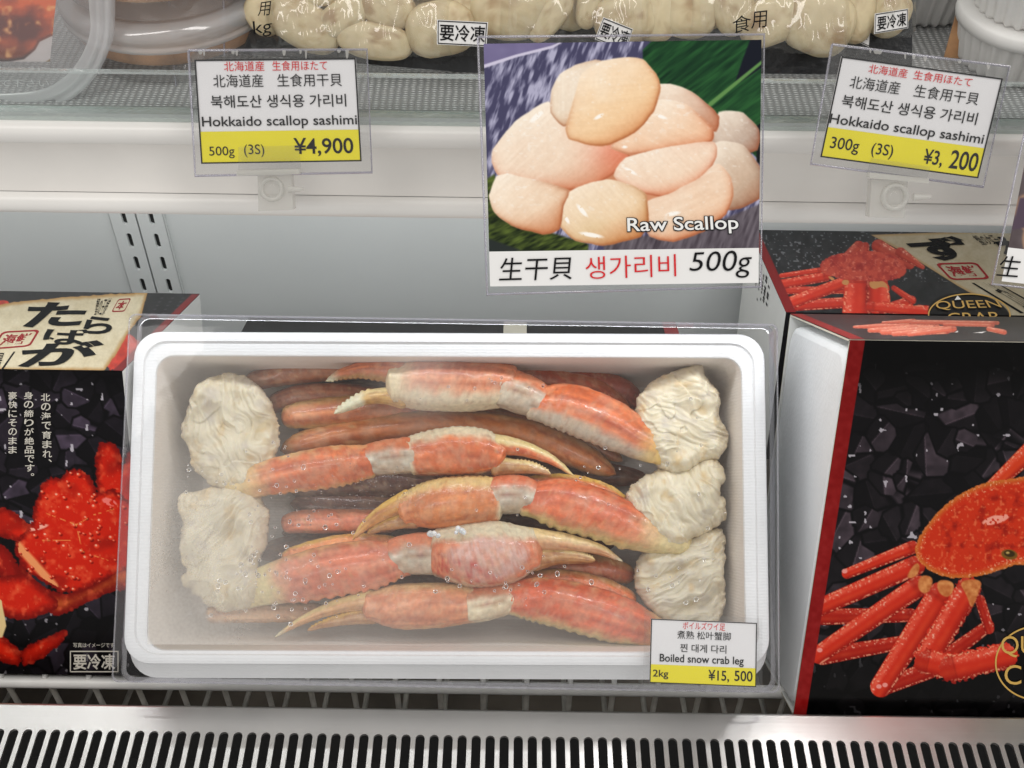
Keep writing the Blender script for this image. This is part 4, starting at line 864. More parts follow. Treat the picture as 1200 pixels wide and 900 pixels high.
# 3 claw pointing left, arm to right
claw('third claw arm, pincers curving down to the left beside the frosted claw',
     [(812, 640, 26, W0 - .004), (785, 633, 36, W0 - .002), (745, 620, 52, W0), (700, 602, 60, W0), (655, 590, 60, W0), (622, 586, 44, W0), (604, 585, 34, W0)],
     [(632, 584, 34, W0), (612, 580, 46, W0), (590, 580, 48, W0), (572, 583, 46, W0)],
     [(592, 586, 44, W0), (575, 586, 56, W0), (540, 588, 62, W0 + .001), (505, 592, 58, W0 + .001), (480, 596, 44, W0), (466, 600, 32, W0)],
     [(486, 584, 30, W0), (466, 592, 24, W0), (445, 603, 18, W0), (428, 616, 12, W0), (413, 633, 3, W0)],
     [(492, 606, 30, W0 - .002), (470, 611, 20, W0 - .002), (448, 617, 13, W0 - .002), (430, 626, 4, W0 - .002)],
     dict(m=shellcol(lin((216, 104, 64)), CRM, None, (-.45, -.95), e0=(.18, .40, lin((230, 206, 158))), e1=(.86, 1, PAL), mott=.5, seed=11), c=wr(GRY, lin((220, 104, 60))), p=shellcol(lin((220, 130, 78)), lin((228, 190, 130)), (.4, .85), None, e0=(.05, .16, PAL), mott=.35, seed=12), f=shellcol(lin((206, 140, 72)), YEL, (.2, .8), None, mott=0, seed=13), t=shellcol(TAN, YEL, (.3, .8), None, mott=0, seed=14), tt=(1, .0010, 18, .3, .98), mt=(-.97, .0016, 18, .3, .8), pt=(.9, .0006, 24, .1, .9)), 580, 590)
# 4 frosted claw
def frost(col, s, c, q, P, n2):
    d = ((s - .52) / .30) ** 2 + ((c + .05) / .72) ** 2; n5 = vnoise(P * 900 + 3)
    k = np.clip(1 - sst(.6, 1.15, d + n2 * .5), 0, 1) * (.55 + .4 * (n5 > .45)); col = mixc(col, lin((222, 184, 180)), k * .8)
    return mixc(col, lin((190, 40, 24)), np.clip((.34 - np.abs(s - .30)) * 6, 0, 1) * np.clip((n5 - .5) * 4, 0, .8) * (c < -.1))
claw('frosted claw arm with an icy pink patch, left arm raised, pincers pointing right',
     [(268, 700, 34, W0 - .006), (300, 690, 44, W0 - .003), (340, 680, 56, W0), (390, 669, 62, W0), (435, 662, 58, W0), (470, 656, 44, W0), (488, 654, 34, W0)],
     [(452, 654, 38, W0), (475, 651, 48, W0), (500, 650, 52, W0), (522, 650, 52, W0)],
     [(502, 648, 46, W0 + .002), (520, 649, 62, W0 + .003), (555, 652, 78, W0 + .004), (590, 650, 76, W0 + .004), (618, 645, 58, W0 + .003), (636, 642, 38, W0 + .002)],
     [(606, 632, 32, W0 + .002), (640, 634, 26, W0 + .002), (675, 638, 19, W0 + .001), (705, 645, 12, W0), (730, 658, 3, W0 - .001)],
     [(618, 656, 34, W0), (650, 652, 22, W0), (675, 653, 16, W0), (698, 657, 6, W0)],
     dict(m=shellcol(lin((218, 118, 88)), lin((226, 170, 112)), (.8, 1.2), (-.85, -1.3), e0=(.22, .36, lin((230, 208, 158))), mott=.9, seed=16), c=wr(GRY, lin((218, 120, 84))), p=shellcol(lin((212, 116, 82)), lin((222, 206, 184)), (.35, .75), (-.7, -1.1), mott=.4, seed=17, patch=frost), f=shellcol(lin((206, 148, 108)), lin((232, 200, 150)), (-.1, .4), None, e1=(.8, 1, WHT), mott=.2, seed=18), t=shellcol(TAN, CRM, (.3, .8), None, mott=0, seed=19), tt=(1, .0010, 22, .3, .98), mt=(-.97, .0018, 20, .3, .85)), 520, 655)
# 5 bottom
claw('bottom claw arm with slim pincers pointing left and a bright red orange arm',
     [(790, 752, 22, W0 - .006), (765, 742, 40, W0 - .003), (725, 727, 56, W0), (680, 714, 58, W0), (635, 704, 54, W0), (605, 702, 44, W0), (588, 704, 32, W0)],
     [(612, 700, 32, W0), (592, 702, 40, W0), (565, 708, 42, W0), (544, 710, 44, W0)],
     [(566, 710, 36, W0), (545, 709, 46, W0), (510, 710, 54, W0), (470, 711, 54, W0), (440, 710, 42, W0), (424, 710, 30, W0)],
     [(444, 702, 28, W0), (415, 706, 21, W0), (385, 714, 16, W0), (352, 728, 10, W0), (321, 747, 2.5, W0)],
     [(446, 720, 24, W0 - .002), (415, 724, 17, W0 - .002), (385, 730, 11, W0 - .002), (360, 739, 4, W0 - .002)],
     dict(m=shellcol(lin((214, 92, 52)), CRM, (.9, 1.3), (-.45, -1.0), e0=(.10, .26, lin((232, 186, 128))), e1=(.86, 1, PAL), mott=.2, seed=21), c=wr(PAL, lin((214, 120, 84))), p=shellcol(lin((216, 130, 90)), lin((224, 180, 132)), (.5, 1.0), (-.8, -1.2), e0=(.06, .2, PAL), mott=.45, seed=22), f=shellcol(lin((214, 160, 112)), CRM, (.1, .6), None, e1=(.85, 1, WHT), mott=.1, seed=23), t=shellcol(TAN, YEL, (.3, .8), None, mott=0, seed=24), tt=(1, .0008, 16, .3, .98), mt=(-.97, .0012, 22, .25, .85)), 560, 708)
for lx, ly, k in ((509, 627, 0), (539, 622, 1)):
    mb = MB(); rj = random.Random(k)
    for j in range(6):
        c = bx(lx + rj.uniform(-6, 6), ly + rj.uniform(-4, 3), -.006 + rj.uniform(-.001, .001)); r0 = rj.uniform(.0012, .0022)
        G = [[c + r0 * (1 + .25 * (rj.random() - .5)) * np.array((math.sin(a) * math.cos(b), math.sin(a) * math.sin(b), math.cos(a))) for b in np.linspace(0, 2 * math.pi, 9)[:-1]] for a in np.linspace(.05, math.pi - .05, 6)]
        mb.grid(G, 0, wrap=True)
    o = mb.build('ice_crumb', [MT['ice']], None, mw=BM); tag(o, ('small white ice crumbs on the edge of the frosted claw, nearer its wrist', 'small white ice crumbs on the top edge of the frosted claw, middle of the palm')[k], 'ice crumb')

# ------------------------------------------------------------------ clear lid
lc = [hit(x, y, BC + BN * .008, BN) for x, y in ((152, 367), (911, 380), (915, 812), (129, 800))]
LU = nrm((lc[1] - lc[0]) + (lc[2] - lc[3])); LV = np.cross(BN, LU); LC = sum(lc) / 4
LHU = (np.dot(lc[1] - lc[0], LU) + np.dot(lc[2] - lc[3], LU)) / 4; LHV = (np.dot(lc[0] - lc[3], LV) + np.dot(lc[1] - lc[2], LV)) / 4
LM = frame(LC, LU, LV, BN)
lid = thing('plastic_cover', 'clear plastic lid with droplets inside, covering the white foam box of crab legs', 'lid', LC)
mb = MB()
mb.add(rrect(LHU - .0005, LHV - .0005, .004, 0), [list(range(32))], 0, smooth=False)
for a, b in (((LHU, LHV, .0045, -.0006), (LHU + .0015, LHV + .0015, .0055, -.034)),):
    mb.grid([rrect(*a), rrect(*b)], 0, wrap=True)
mb.grid([rrect(LHU + .0002, LHV + .0002, .0045, -.0012), rrect(LHU, LHV, .0045, -.0004), rrect(LHU - .0012, LHV - .0012, .004, 0.0001)], 1, wrap=True)
mb.grid([rrect(LHU + .0015, LHV + .0015, .0055, -.033), rrect(LHU + .0048, LHV + .0048, .008, -.0335), rrect(LHU + .005, LHV + .005, .008, -.035)], 1, wrap=True)
mb.build('lid_shell', [MT['clear_lid'], MT['clear_edge']], lid, mw=LM)
def fog_mat():
    m = bpy.data.materials.new('condensation_film'); m.use_nodes = True; nt = m.node_tree; nt.nodes.clear()
    out = nt.nodes.new('ShaderNodeOutputMaterial'); tr = nt.nodes.new('ShaderNodeBsdfTransparent'); df = nt.nodes.new('ShaderNodeBsdfDiffuse'); df.inputs[0].default_value = (0.90, 0.86, 0.80, 1)
    at = nt.nodes.new('ShaderNodeAttribute'); at.attribute_name = 'Col'
    n = nt.nodes.new('ShaderNodeTexNoise'); n.inputs['Scale'].default_value = 500; n.inputs['Detail'].default_value = 3; tc = nt.nodes.new('ShaderNodeTexCoord'); nt.links.new(tc.outputs['Object'], n.inputs['Vector'])
    mr = nt.nodes.new('ShaderNodeMapRange'); mr.inputs[1].default_value = .3; mr.inputs[2].default_value = .7; mr.inputs[3].default_value = .9; mr.inputs[4].default_value = 1.1; nt.links.new(n.outputs[0], mr.inputs[0])
    mu = nt.nodes.new('ShaderNodeMath'); mu.operation = 'MULTIPLY'; nt.links.new(at.outputs['Fac'], mu.inputs[0]); nt.links.new(mr.outputs[0], mu.inputs[1])
    mx = nt.nodes.new('ShaderNodeMixShader'); nt.links.new(mu.outputs[0], mx.inputs[0]); nt.links.new(tr.outputs[0], mx.inputs[1]); nt.links.new(df.outputs[0], mx.inputs[2]); nt.links.new(mx.outputs[0], out.inputs[0])
    return m
MT['fog'] = fog_mat()
nu, nv = 130, 74; uu, vv = np.meshgrid(np.linspace(-IU * .995, IU * .995, nu), np.linspace(-IV * .995, IV * .995, nv), indexing='ij')
P3 = np.stack([uu, vv, np.full_like(uu, .0015)], -1); un, vn = uu / IU, vv / IV
fg = .012 + .15 * np.clip(sst(.1, -.9, un), 0, 1) * sst(.55, -.25, vn) + .10 * sst(-.35, -1.0, vn) + .10 * sst(-.3, -.95, un)
fg = fg * (.45 + 1.1 * fbm(P3 * 26, 4)) + .16 * np.exp(-(((un + .10) / .12) ** 2 + ((vn - .80) / .28) ** 2))
fg = np.clip(fg, 0, .5); mb = MB(); mb.grid(P3, 0, np.repeat(fg[..., None], 3, -1)); o = mb.build('condensation_film', [MT['fog']], lid, mw=BM, colors=True)
dm = bpy.data.materials.new('water_droplet'); dm.use_nodes = True; pb = dm.node_tree.nodes['Principled BSDF']; pb.inputs['Transmission Weight'].default_value = 1; pb.inputs['Roughness'].default_value = .02; pb.inputs['IOR'].default_value = 1.33
MT['drop'] = dm
mb = MB(); rj = random.Random(5); spots = []
cl = [(238, 562, 14, 10, 7), (262, 568, 20, 6, 5), (310, 582, 26, 12, 9), (350, 602, 20, 12, 8), (338, 552, 22, 10, 6), (390, 612, 26, 10, 7), (325, 520, 10, 8, 4), (348, 690, 24, 14, 22), (370, 660, 28, 16, 10), (430, 676, 40, 24, 8), (310, 655, 14, 20, 12), (300, 672, 20, 14, 16), (600, 690, 60, 14, 22), (640, 672, 30, 10, 10), (300, 720, 60, 8, 6), (250, 700, 20, 14, 8), (430, 560, 30, 20, 40), (400, 580, 40, 14, 44), (470, 575, 24, 14, 26), (820, 600, 20, 60, 14), (770, 680, 30, 30, 10), (560, 450, 60, 12, 10), (700, 560, 60, 30, 16)]
for cx, cy, sx, sy, k in cl:
    tiny = k > 24
    for _ in range(k): spots.append((rj.gauss(cx, sx), rj.gauss(cy, sy), rj.uniform(.00018, .0004) if tiny else rj.choice((.0005, .0007, .0009, .0010, .0012, .0015))))
for x, y, r0 in spots:
    c = bx(x, y, .0012)
    if abs(c[0]) > IU * .98 or abs(c[1]) > IV * .97: continue
    asp = rj.uniform(.8, 1.3); G = [[c + np.array((r0 * math.sin(a) * math.cos(b), r0 * asp * math.sin(a) * math.sin(b), -r0 * .75 * math.cos(a))) for b in np.linspace(0, 2 * math.pi, 11)[:-1]] for a in np.linspace(0.02, math.pi / 2, 5)]
    mb.grid(G, 0, wrap=True); mb.add(G[-1], [list(range(10))], 0, smooth=False)
o = mb.build('droplets', [MT['drop']], lid, mw=BM); o['kind'] = 'stuff'

# ================================================================== price cards
def slab(mb, quad, P, n, t0, t1, mi):
    B = [hit(x, y, P, n) for x, y in quad]; n = np.asarray(n); mb.hexa([p + n * t0 for p in B[::-1]] + [p + n * t1 for p in B[::-1]], mi)
def sub(quad, s0, t0, s1, t1): return [bil(quad, np.array(s), np.array(t)) for s, t in ((s0, t0), (s1, t0), (s1, t1), (s0, t1))]
def card(parent, quad, P, n, band, rows, name='card'):
    mb = MB(); slab(mb, quad, P, n, -.0005, 0, 0)
    up_ = .0002
    mb.add([hit(*q, P, n) + n * up_ for q in sub(quad, 0.004, band, .996, .994)], [(0, 1, 2, 3)], 1, smooth=False)
    fr = [(0, 0, 1, .014), (0, .986, 1, 1), (0, .014, .009, .986), (.991, .014, 1, .986)]
    for f in fr: mb.add([hit(*q, P, n) + n * (up_ * 2) for q in sub(quad, *f)], [(0, 1, 2, 3)], 2, smooth=False)
    for body, s0, t0, s1, t1, mi, bold in rows: text_px(mb, body, sub(quad, s0, t0, s1, t1), P, n, mi, lift=.0004, bold=bold)
    return mb.build(name, [MT['card_white'], MT['card_yellow'], MT['black_ink'], MT['red_ink']], parent)
def clip(parent, P, n, br, st, cx, cy, r):
    mb = MB(); slab(mb, br, P, n, .0010, .0026, 1); slab(mb, [(br[3][0], br[3][1] - 6), (br[2][0], br[2][1] - 6), br[2], br[3]], P, n, .0028, .0062, 0)
    slab(mb, st, P, n, -.004, .0022, 0)
    n = np.asarray(n); c = hit(cx, cy, P, n) + n * .0030; e1 = nrm(hit(cx + 5, cy, P, n) - hit(cx, cy, P, n)); e2 = np.cross(n, e1)
    rr = r * .53 / F
    G = [[c + (rr + rr * .24 * math.cos(b)) * (math.cos(a) * e1 + math.sin(a) * e2) + n * rr * .34 * math.sin(b) for b in np.linspace(0, 2 * math.pi, 11)[:-1]] for a in np.linspace(0, 2 * math.pi, 33)]
    mb.grid(G, 0, wrap=True)
    G = [[c - n * .0005 + n * rr * .28 * math.cos(a) + rr * .62 * math.sin(a) * (math.cos(b) * e1 + math.sin(b) * e2) for b in np.linspace(0, 2 * math.pi, 17)[:-1]] for a in np.linspace(.05, math.pi / 2, 6)]
    mb.grid(G, 1, wrap=True)
    mb.tube([c + e1 * rr * 1.6, c + e1 * rr * 3.1], [rr * .35, rr * .2], 0, n=8)
    return mb.build('clip', [MT['milky'], MT['clear']], parent)
def sleeve(parent, q_out, q_card, P, n, seed=0):
    mb = MB(); slab(mb, q_out, P, n, -.0014, -.0008, 0); slab(mb, q_out, P, n, .0007, .0011, 0)
    rj = random.Random(seed); loop = [hit(*q, P, n) for q in q_out] + [hit(*q_out[0], P, n)]
    mb.tube([p + n * .0002 for p in loop], .0006, 1, n=6)
    for k in range(9):     # bits of old glue along the top edge
        s = rj.uniform(.03, .97); a = bil(q_out, np.array(s), np.array(0.0)); w_ = rj.uniform(1.5, 4); h_ = rj.choice((2, 3, 3, 5, 9))
        mb.add([hit(a[0] + w_ * math.cos(t) * (1 if math.sin(t) < 0 else .7), a[1] + 2 + (h_ if math.sin(t) > 0 else 1.5) * math.sin(t), P, n) + n * .0013 for t in np.linspace(0, 2 * math.pi, 15)[:-1]], [list(range(14))], 2, smooth=False)
    return mb.build('clear_sleeve', [MT['clear'], MT['clear_edge'], MT['milky']], parent)
T = R(32); nT_ = np.array([0, -math.cos(T), math.sin(T)])
rows_l = [('北海道産', .18, .02, .43, .115, 3, 0), ('生食用ほたて', .48, .02, .82, .115, 3, 0), ('北海道産', .108, .145, .418, .27, 2, 0), ('生食用干貝', .505, .145, .905, .27, 2, 0),
          ('북해도산 생식용 가리비', .085, .345, .925, .468, 2, .006), ('Hokkaido scallop sashimi', .022, .548, .985, .672, 2, .008)]
Pt = A(325, 130, .503); ql = [(228, 70), (417, 68), (424, 189), (236, 192)]
t = thing('price_tag', 'upright price tag reading 500g and 4,900 yen, clipped to the shelf rail at left', 'price tag', hit(325, 192, Pt, nT_))
card(t, ql, Pt, nT_, .692, rows_l + [('500g', .055, .835, .212, .95, 2, 0), ('(3S)', .272, .82, .398, .945, 2, 0), ('¥4,900', .583, .765, .953, .945, 2, .012)])
sleeve(t, [(221, 59), (430, 58), (436, 202), (229, 206)], ql, Pt, nT_, 3)
clip(t, Pt, nT_, [(281, 172), (351, 170), (354, 203), (281, 205)], [(303, 203), (342, 202), (345, 245), (304, 247)], 320, 221, 11.5)
Pt2 = A(1068, 137, .503); qr = [(986, 66), (1175, 92), (1146, 209), (961, 184)]
rows_r = [('北海道産', .18, .035, .42, .125, 3, 0), ('生食用ほたて', .46, .035, .82, .125, 3, 0), ('北海道産', .085, .17, .395, .295, 2, 0), ('生食用干貝', .485, .17, .885, .295, 2, 0),
          ('북해도산 생식용 가리비', .06, .365, .905, .488, 2, .006), ('Hokkaido scallop sashimi', .01, .565, .975, .69, 2, .008)]
t = thing('price_tag', 'tilted price tag reading 300g and 3,200 yen, clipped to the shelf rail at right', 'price tag', hit(1050, 215, Pt2, nT_))
card(t, qr, Pt2, nT_, .70, rows_r + [('300g', .045, .785, .225, .935, 2, .004), ('(3S)', .305, .79, .44, .935, 2, .004), ('¥3,', .635, .78, .755, .95, 2, .012), ('200', .80, .755, .975, .94, 2, .012)])
sleeve(t, [(975, 52), (1183, 78), (1152, 219), (950, 192)], qr, Pt2, nT_, 8)
clip(t, Pt2, nT_, [(1020, 185), (1088, 195), (1083, 214), (1014, 207)], [(1020, 210), (1062, 212), (1058, 255), (1017, 254)], 1046, 230, 13)
# card lying on the lid
Pl = LC + BN * .0022; qc = [(763, 725), (887, 730), (886, 805), (761, 800)]
t = thing('price_tag', 'small price tag reading 2kg and 15,500 yen, lying on the clear lid', 'price tag', hit(825, 765, Pl, BN))
card(t, qc, Pl, BN, .71, [('ボイルズワイ足', .30, .025, .70, .145, 3, 0), ('煮熟 松叶蟹脚', .25, .165, .755, .295, 2, .002), ('찐 대게 다리', .28, .37, .715, .50, 2, .006), ('Boiled snow crab leg', .09, .54, .88, .70, 2, .012), ('2kg', .03, .79, .175, .935, 2, .01), ('¥15,', .55, .76, .745, .95, 2, .012), ('500', .795, .755, .965, .92, 2, .012)])
mb = MB(); slab(mb, [(755, 718), (893, 724), (893, 811), (753, 806)], Pl, BN, .0007, .0010, 0); mb.build('clear_sleeve', [MT['clear']], t)

# ================================================================== picture signs
T = R(36); nS_ = np.array([0, -math.cos(T), math.sin(T)]); PS = A(730, 190, .480)
Z5 = lambda x, y: (540 + x / 2.813, 30 + y / 2.813)
def paint_sign(c):
    X, Y = c.X, c.Y
    st = fbm(np.stack([(X * .94 + Y * .34) / 3.4, (-X * .34 + Y * .94) / 16, X * 0], -1), 3); st2 = c.n(22, 3, 4)
    c.C = mixc(np.array((70, 68, 98), float), np.array((176, 174, 200), float), np.clip((st - .42) * 3.2 + (st2 - .5) * .9, 0, 1))
    P = lambda l: [Z5(*p) for p in l]
    c.put(c.sd(P([(40, 40), (330, 40), (300, 68), (180, 100), (60, 140)])), np.array((116, 108, 146.0)) + (c.n(10, 2)[..., None] - .5) * 14, 2)
    e = c.sd(P([(60, 134), (180, 96), (300, 66), (330, 52), (330, 58), (305, 74), (185, 104), (60, 146)])); c.put(e, (206, 200, 222), 1.5)
    gr_ = mixc(np.array((14, 46, 28), float), np.array((44, 96, 50), float), np.clip(fbm(np.stack([(X - Y * .6) / 30, (X + Y * 1.3) / 5, X * 0], -1), 3) * 1.5 - .3, 0, 1))
    c.put(c.sd(P([(600, 80), (650, 30), (1020, 30), (1020, 480), (960, 420), (600, 190)])), gr_, 2)
    c.put(c.sd(P([(960, 30), (1020, 30), (1020, 120), (900, 200), (930, 110)])), (18, 22, 34), 2)
    c.put(c.sd(P([(1000, 108), (1000, 120), (830, 262), (800, 280), (820, 252)])), (96, 140, 78), 1.5)
    c.put(c.sd(P([(975, 330), (1020, 300), (1020, 470), (975, 450)])), (16, 22, 24), 2)
    c.put(c.sd(P([(60, 520), (110, 490), (160, 640), (420, 720), (420, 760), (60, 760)])), mixc(np.array((24, 34, 16), float), np.array((92, 108, 46), float), np.clip(fbm(np.stack([(X - Y * 1.2) / 18, (X * .5 + Y) / 3, X * 0], -1), 3) * 1.6 - .35, 0, 1)), 3)
    c.put(c.sd(P([(60, 690), (200, 740), (60, 780)])), (40, 46, 44), 3)
    c.put(c.sd(P([(620, 690), (720, 705), (860, 640), (980, 590), (1020, 580), (1020, 780), (480, 780), (470, 722)])), np.array((92, 84, 92.0)) + (st[..., None] - .5) * 70, 3)
    n = c.n(16, 4, 2); nf = c.n(3, 2, 7); rs_ = random.Random(6)
    def sc(poly, mid_, lo, warm, lx=-.5, ly=-.7, w=26, glow=None):
        p = np.array(P(poly)); d = (c.sd(p) + c.sdc(p)) / 2 + 1.6 + (n - .5) * 3.0; cx, cy = p.mean(0); sx, sy = p.std(0) * 1.6
        g = ((X - cx) / sx * lx + (Y - cy) / sy * ly)
        col = mixc(np.array(mid_, float), np.array((252, 240, 220), float), np.clip(g * .55 + .1 + (n - .5) * .5, 0, .85)); col = mixc(col, np.array(lo, float), np.clip(-g * .6 - .1, 0, .8))
        rim = np.exp(-np.maximum(d, 0) / (w / 2.813 * .6)) * np.clip(.45 - g * .7, 0, 1); col = mixc(col, np.array(warm, float) * .92, np.clip(rim * 1.15, 0, .95))
        if glow: q_ = Z5(*glow[:2]); col = mixc(col, np.array(glow[3], float), np.exp(-((X - q_[0]) ** 2 + (Y - q_[1]) ** 2) / (glow[2] / 2.813) ** 2) * .85)
        an = rs_.uniform(0, 3.1); fb = fbm(np.stack([(X * math.cos(an) + Y * math.sin(an)) / 3.0, (-X * math.sin(an) + Y * math.cos(an)) / 26, X * 0 + an], -1), 3) - .5
        col = mixc(col, (252, 240, 226), np.clip(.22 + g * .30, 0, .6)); col = mixc(col, (255, 247, 234), np.clip(g * .45 - .15, 0, .55)); col = mixc(col, (196, 116, 76), np.clip(-g * .75 - .22, 0, .6)); col = col + fb[..., None] * np.array((9, 14, 16.)) + (nf[..., None] - .5) * 10; col = mixc(col, (150, 78, 48), np.exp(-np.maximum(d - .4, 0) / 1.5) * np.clip(.22 - g * .45, 0, .42))
        col = mixc(col, (255, 252, 246), np.clip((fbm(np.stack([X / 5, Y / 3, X * 0 + an], -1), 2) - .66) * 5, 0, .8) * np.clip(.3 + g * .5, 0, 1)); c.put(d + 3.5, col * .0 + np.array((176, 96, 62.)), 7) if False else None; c.put(d + 1.2, col, 1.8)
    c.put(c.sdc(P([(300, 230), (460, 180), (660, 200), (840, 320), (960, 420), (950, 560), (800, 640), (600, 690), (340, 640), (150, 560), (180, 420)])), np.array((206, 140, 104.0)) - (n[..., None] - .5) * 50, 3)
    sc([(850, 285), (930, 290), (980, 345), (978, 410), (900, 420), (830, 390)], (190, 166, 148), (140, 114, 104), (150, 112, 96))
    sc([(835, 385), (930, 395), (990, 480), (985, 570), (880, 612), (840, 500)], (198, 168, 142), (140, 116, 102), (150, 116, 96))
    sc([(640, 200), (690, 196), (760, 225), (850, 300), (840, 350), (760, 300), (640, 250)], (222, 186, 160), (186, 140, 120), (206, 140, 112))
    sc([(290, 245), (180, 325), (112, 410), (108, 450), (125, 490), (210, 515), (350, 540), (450, 522), (560, 430), (500, 380), (350, 350)], (240, 212, 186), (232, 176, 146), (236, 140, 100), glow=(530, 420, 100, (232, 128, 98)))
    sc([(305, 215), (330, 165), (380, 135), (440, 118), (480, 130), (400, 300), (340, 330), (300, 285)], (240, 222, 200), (228, 196, 160), (230, 190, 150))
    sc([(640, 248), (740, 262), (826, 335), (828, 372), (800, 392), (700, 402), (560, 420), (495, 402), (530, 360), (600, 290)], (242, 200, 164), (232, 150, 110), (236, 140, 92))
    sc([(470, 122), (555, 110), (600, 118), (640, 160), (655, 205), (630, 280), (570, 350), (490, 388), (430, 388), (360, 370), (350, 340), (380, 240), (400, 160)], (244, 204, 156), (236, 164, 106), (232, 150, 84), w=20)
    sc([(700, 402), (835, 385), (838, 430), (795, 500), (740, 545), (660, 562), (560, 532), (508, 495), (545, 440)], (243, 212, 184), (236, 150, 112), (238, 130, 88))
    sc([(850, 455), (888, 505), (893, 560), (870, 620), (800, 672), (700, 708), (625, 692), (608, 640), (618, 580), (690, 562), (790, 510)], (240, 204, 172), (228, 158, 116), (232, 140, 90))
    sc([(480, 512), (560, 530), (608, 560), (614, 640), (590, 692), (470, 720), (380, 705), (325, 650), (320, 600), (350, 560), (410, 528)], (240, 208, 168), (222, 160, 100), (216, 150, 80), glow=(430, 690, 60, (226, 196, 150)))
    sc([(120, 500), (160, 494), (240, 515), (358, 542), (330, 590), (322, 668), (270, 682), (170, 655), (115, 610), (98, 560)], (240, 210, 180), (226, 166, 124), (226, 150, 100))
    for x, y, a, b, r_ in ((455, 300, 12, 4, -30), (400, 610, 18, 5, 50), (350, 640, 10, 4, 60), (430, 690, 26, 5, 10), (660, 300, 14, 4, 20), (560, 480, 16, 4, 30), (250, 300, 20, 6, -40), (700, 620, 16, 5, -10), (540, 400, 6, 3, 0)):
        q_ = Z5(x, y); c.put(c.ell(q_[0], q_[1], a / 2, b / 2, r_) - 99 * (nf < .35), (255, 250, 242), 1.5)
sg = thing('picture_sign', 'laminated sign with a large scallop photograph and 500g, standing at the shelf edge', 'sign', hit(730, 340, PS, nS_))
qs = [(560, 43), (896, 40), (892, 336), (571, 345)]; qp = [(566, 51), (893, 47), (888, 331), (575, 336)]
mb = MB(); slab(mb, qs, PS, nS_, -.0012, -.0004, 0)
loop = [hit(*q, PS, nS_) for q in qs]; mb.tube([p - nS_ * .0006 for p in loop + [loop[0]]], .0006, 1, n=6); mb.build('laminate', [MT['clear'], MT['clear_edge']], sg)
mb = MB(); pc = [hit(*q, PS, nS_) for q in qp]; e1 = (pc[1] - pc[0] + pc[2] - pc[3]) / 2; e2 = (pc[3] - pc[0] + pc[2] - pc[1]) / 2; O_ = sum(pc) / 4 - e1 / 2 - e2 / 2
fr_ = .852; sheet(mb, O_ + nS_ * .0002, e1, e2 * fr_, paint_sign, (90, 90, 120), 0, .8)
b = [O_ + e2 * fr_, O_ + e1 + e2 * fr_, O_ + e1 + e2, O_ + e2]; mb.add([p + nS_ * .0002 for p in b], [(0, 1, 2, 3)], 1, smooth=False); mb.hexa([p - nS_ * .0003 for p in (O_ + e2, O_ + e1 + e2, O_ + e1, O_)] + [p for p in (O_ + e2, O_ + e1 + e2, O_ + e1, O_)], 1)
z5q = lambda l: [Z5(*p) for p in l]; P = PS + nS_ * .0004
for dx, dy, mi, lf in ((-1.2, -1.2, 2, 0), (1.2, 1.2, 2, 0), (1.6, -1.0, 2, .0), (-1.0, 1.6, 2, .0), (0, 0, 3, .0003)):
    q_ = [(548 + dx * 2, 634 + dy * 2), (912 + dx * 2, 626 + dy * 2), (917 + dx * 2, 684 + dy * 2), (550 + dx * 2, 692 + dy * 2)]
    text_px(mb, 'Raw Scallop', z5q(q_), P + nS_ * (lf + .00002 * dx), nS_, mi, bold=.01 if mi == 3 else .02)
text_px(mb, '生干貝', z5q([(124, 766), (364, 760), (366, 836), (126, 843)]), P, nS_, 4, shear=.12, bold=.0)
text_px(mb, '생가리비', z5q([(410, 762), (708, 753), (710, 826), (412, 836)]), P, nS_, 5, bold=-.004)
text_px(mb, '500g', z5q([(752, 748), (958, 738), (962, 832), (754, 828)]), P, nS_, 4, shear=.2, bold=-.004)
mb.build('picture_card', [MT['gloss_print'], MT['paper_white'], MT['soft_ink'], MT['white_ink'], MT['black_ink'], MT['red_ink']], sg, colors=True)
mb = MB(); slab(mb, [(690, 236), (760, 235), (758, 330), (692, 331)], PS, nS_, -.004, -.0016, 0); bq = hit(725, 240, PS, nS_); mb.box((bq[0] - .008, bq[1], DECK_Z - .030), (bq[0] + .008, .4535, DECK_Z - .018), 0); mb.build('clip', [MT['milky']], sg)
# second sign, cut by the right edge of the picture
PS2 = A(1180, 260, .500); nS2 = nS_
sg2 = thing('picture_sign', 'partly seen laminated sign at the right edge with a beige photo and white caption strip', 'sign', hit(1180, 333, PS2, nS2))
q2 = [(1222, 60), (1550, 97), (1491, 370), (1163, 333)]; mb = MB(); slab(mb, q2, PS2, nS2, -.0012, -.0004, 0)
loop = [hit(*q, PS2, nS2) for q in q2]; mb.tube([p - nS2 * .0006 for p in loop + [loop[0]]], .0006, 1, n=6); mb.build('laminate', [MT['clear'], MT['clear_edge']], sg2)
q3 = [(1228, 68), (1543, 104), (1487, 365), (1171, 329)]; pc = [hit(*q, PS2, nS2) for q in q3]; e1 = (pc[1] - pc[0] + pc[2] - pc[3]) / 2; e2 = (pc[3] - pc[0] + pc[2] - pc[1]) / 2; O_ = sum(pc) / 4 - e1 / 2 - e2 / 2
def paint_s2(c):
    c.C = np.array((92, 82, 84)) + (c.n(14, 3)[..., None] - .5) * 40
    for k in range(40):
        rj = random.Random(k); x, y = rj.uniform(1175, 1500), rj.uniform(90, 320); d = c.ell(x, y, 26, 20, rj.uniform(0, 90)); c.put(d, mixc(np.array((206, 180, 150), float), np.array((150, 120, 100), float), np.clip(1 - d / 14, 0, 1)), 2)
    c.put(c.sd([(1195, 232), (1225, 228), (1225, 262), (1185, 270)]), (84, 70, 84), 2)
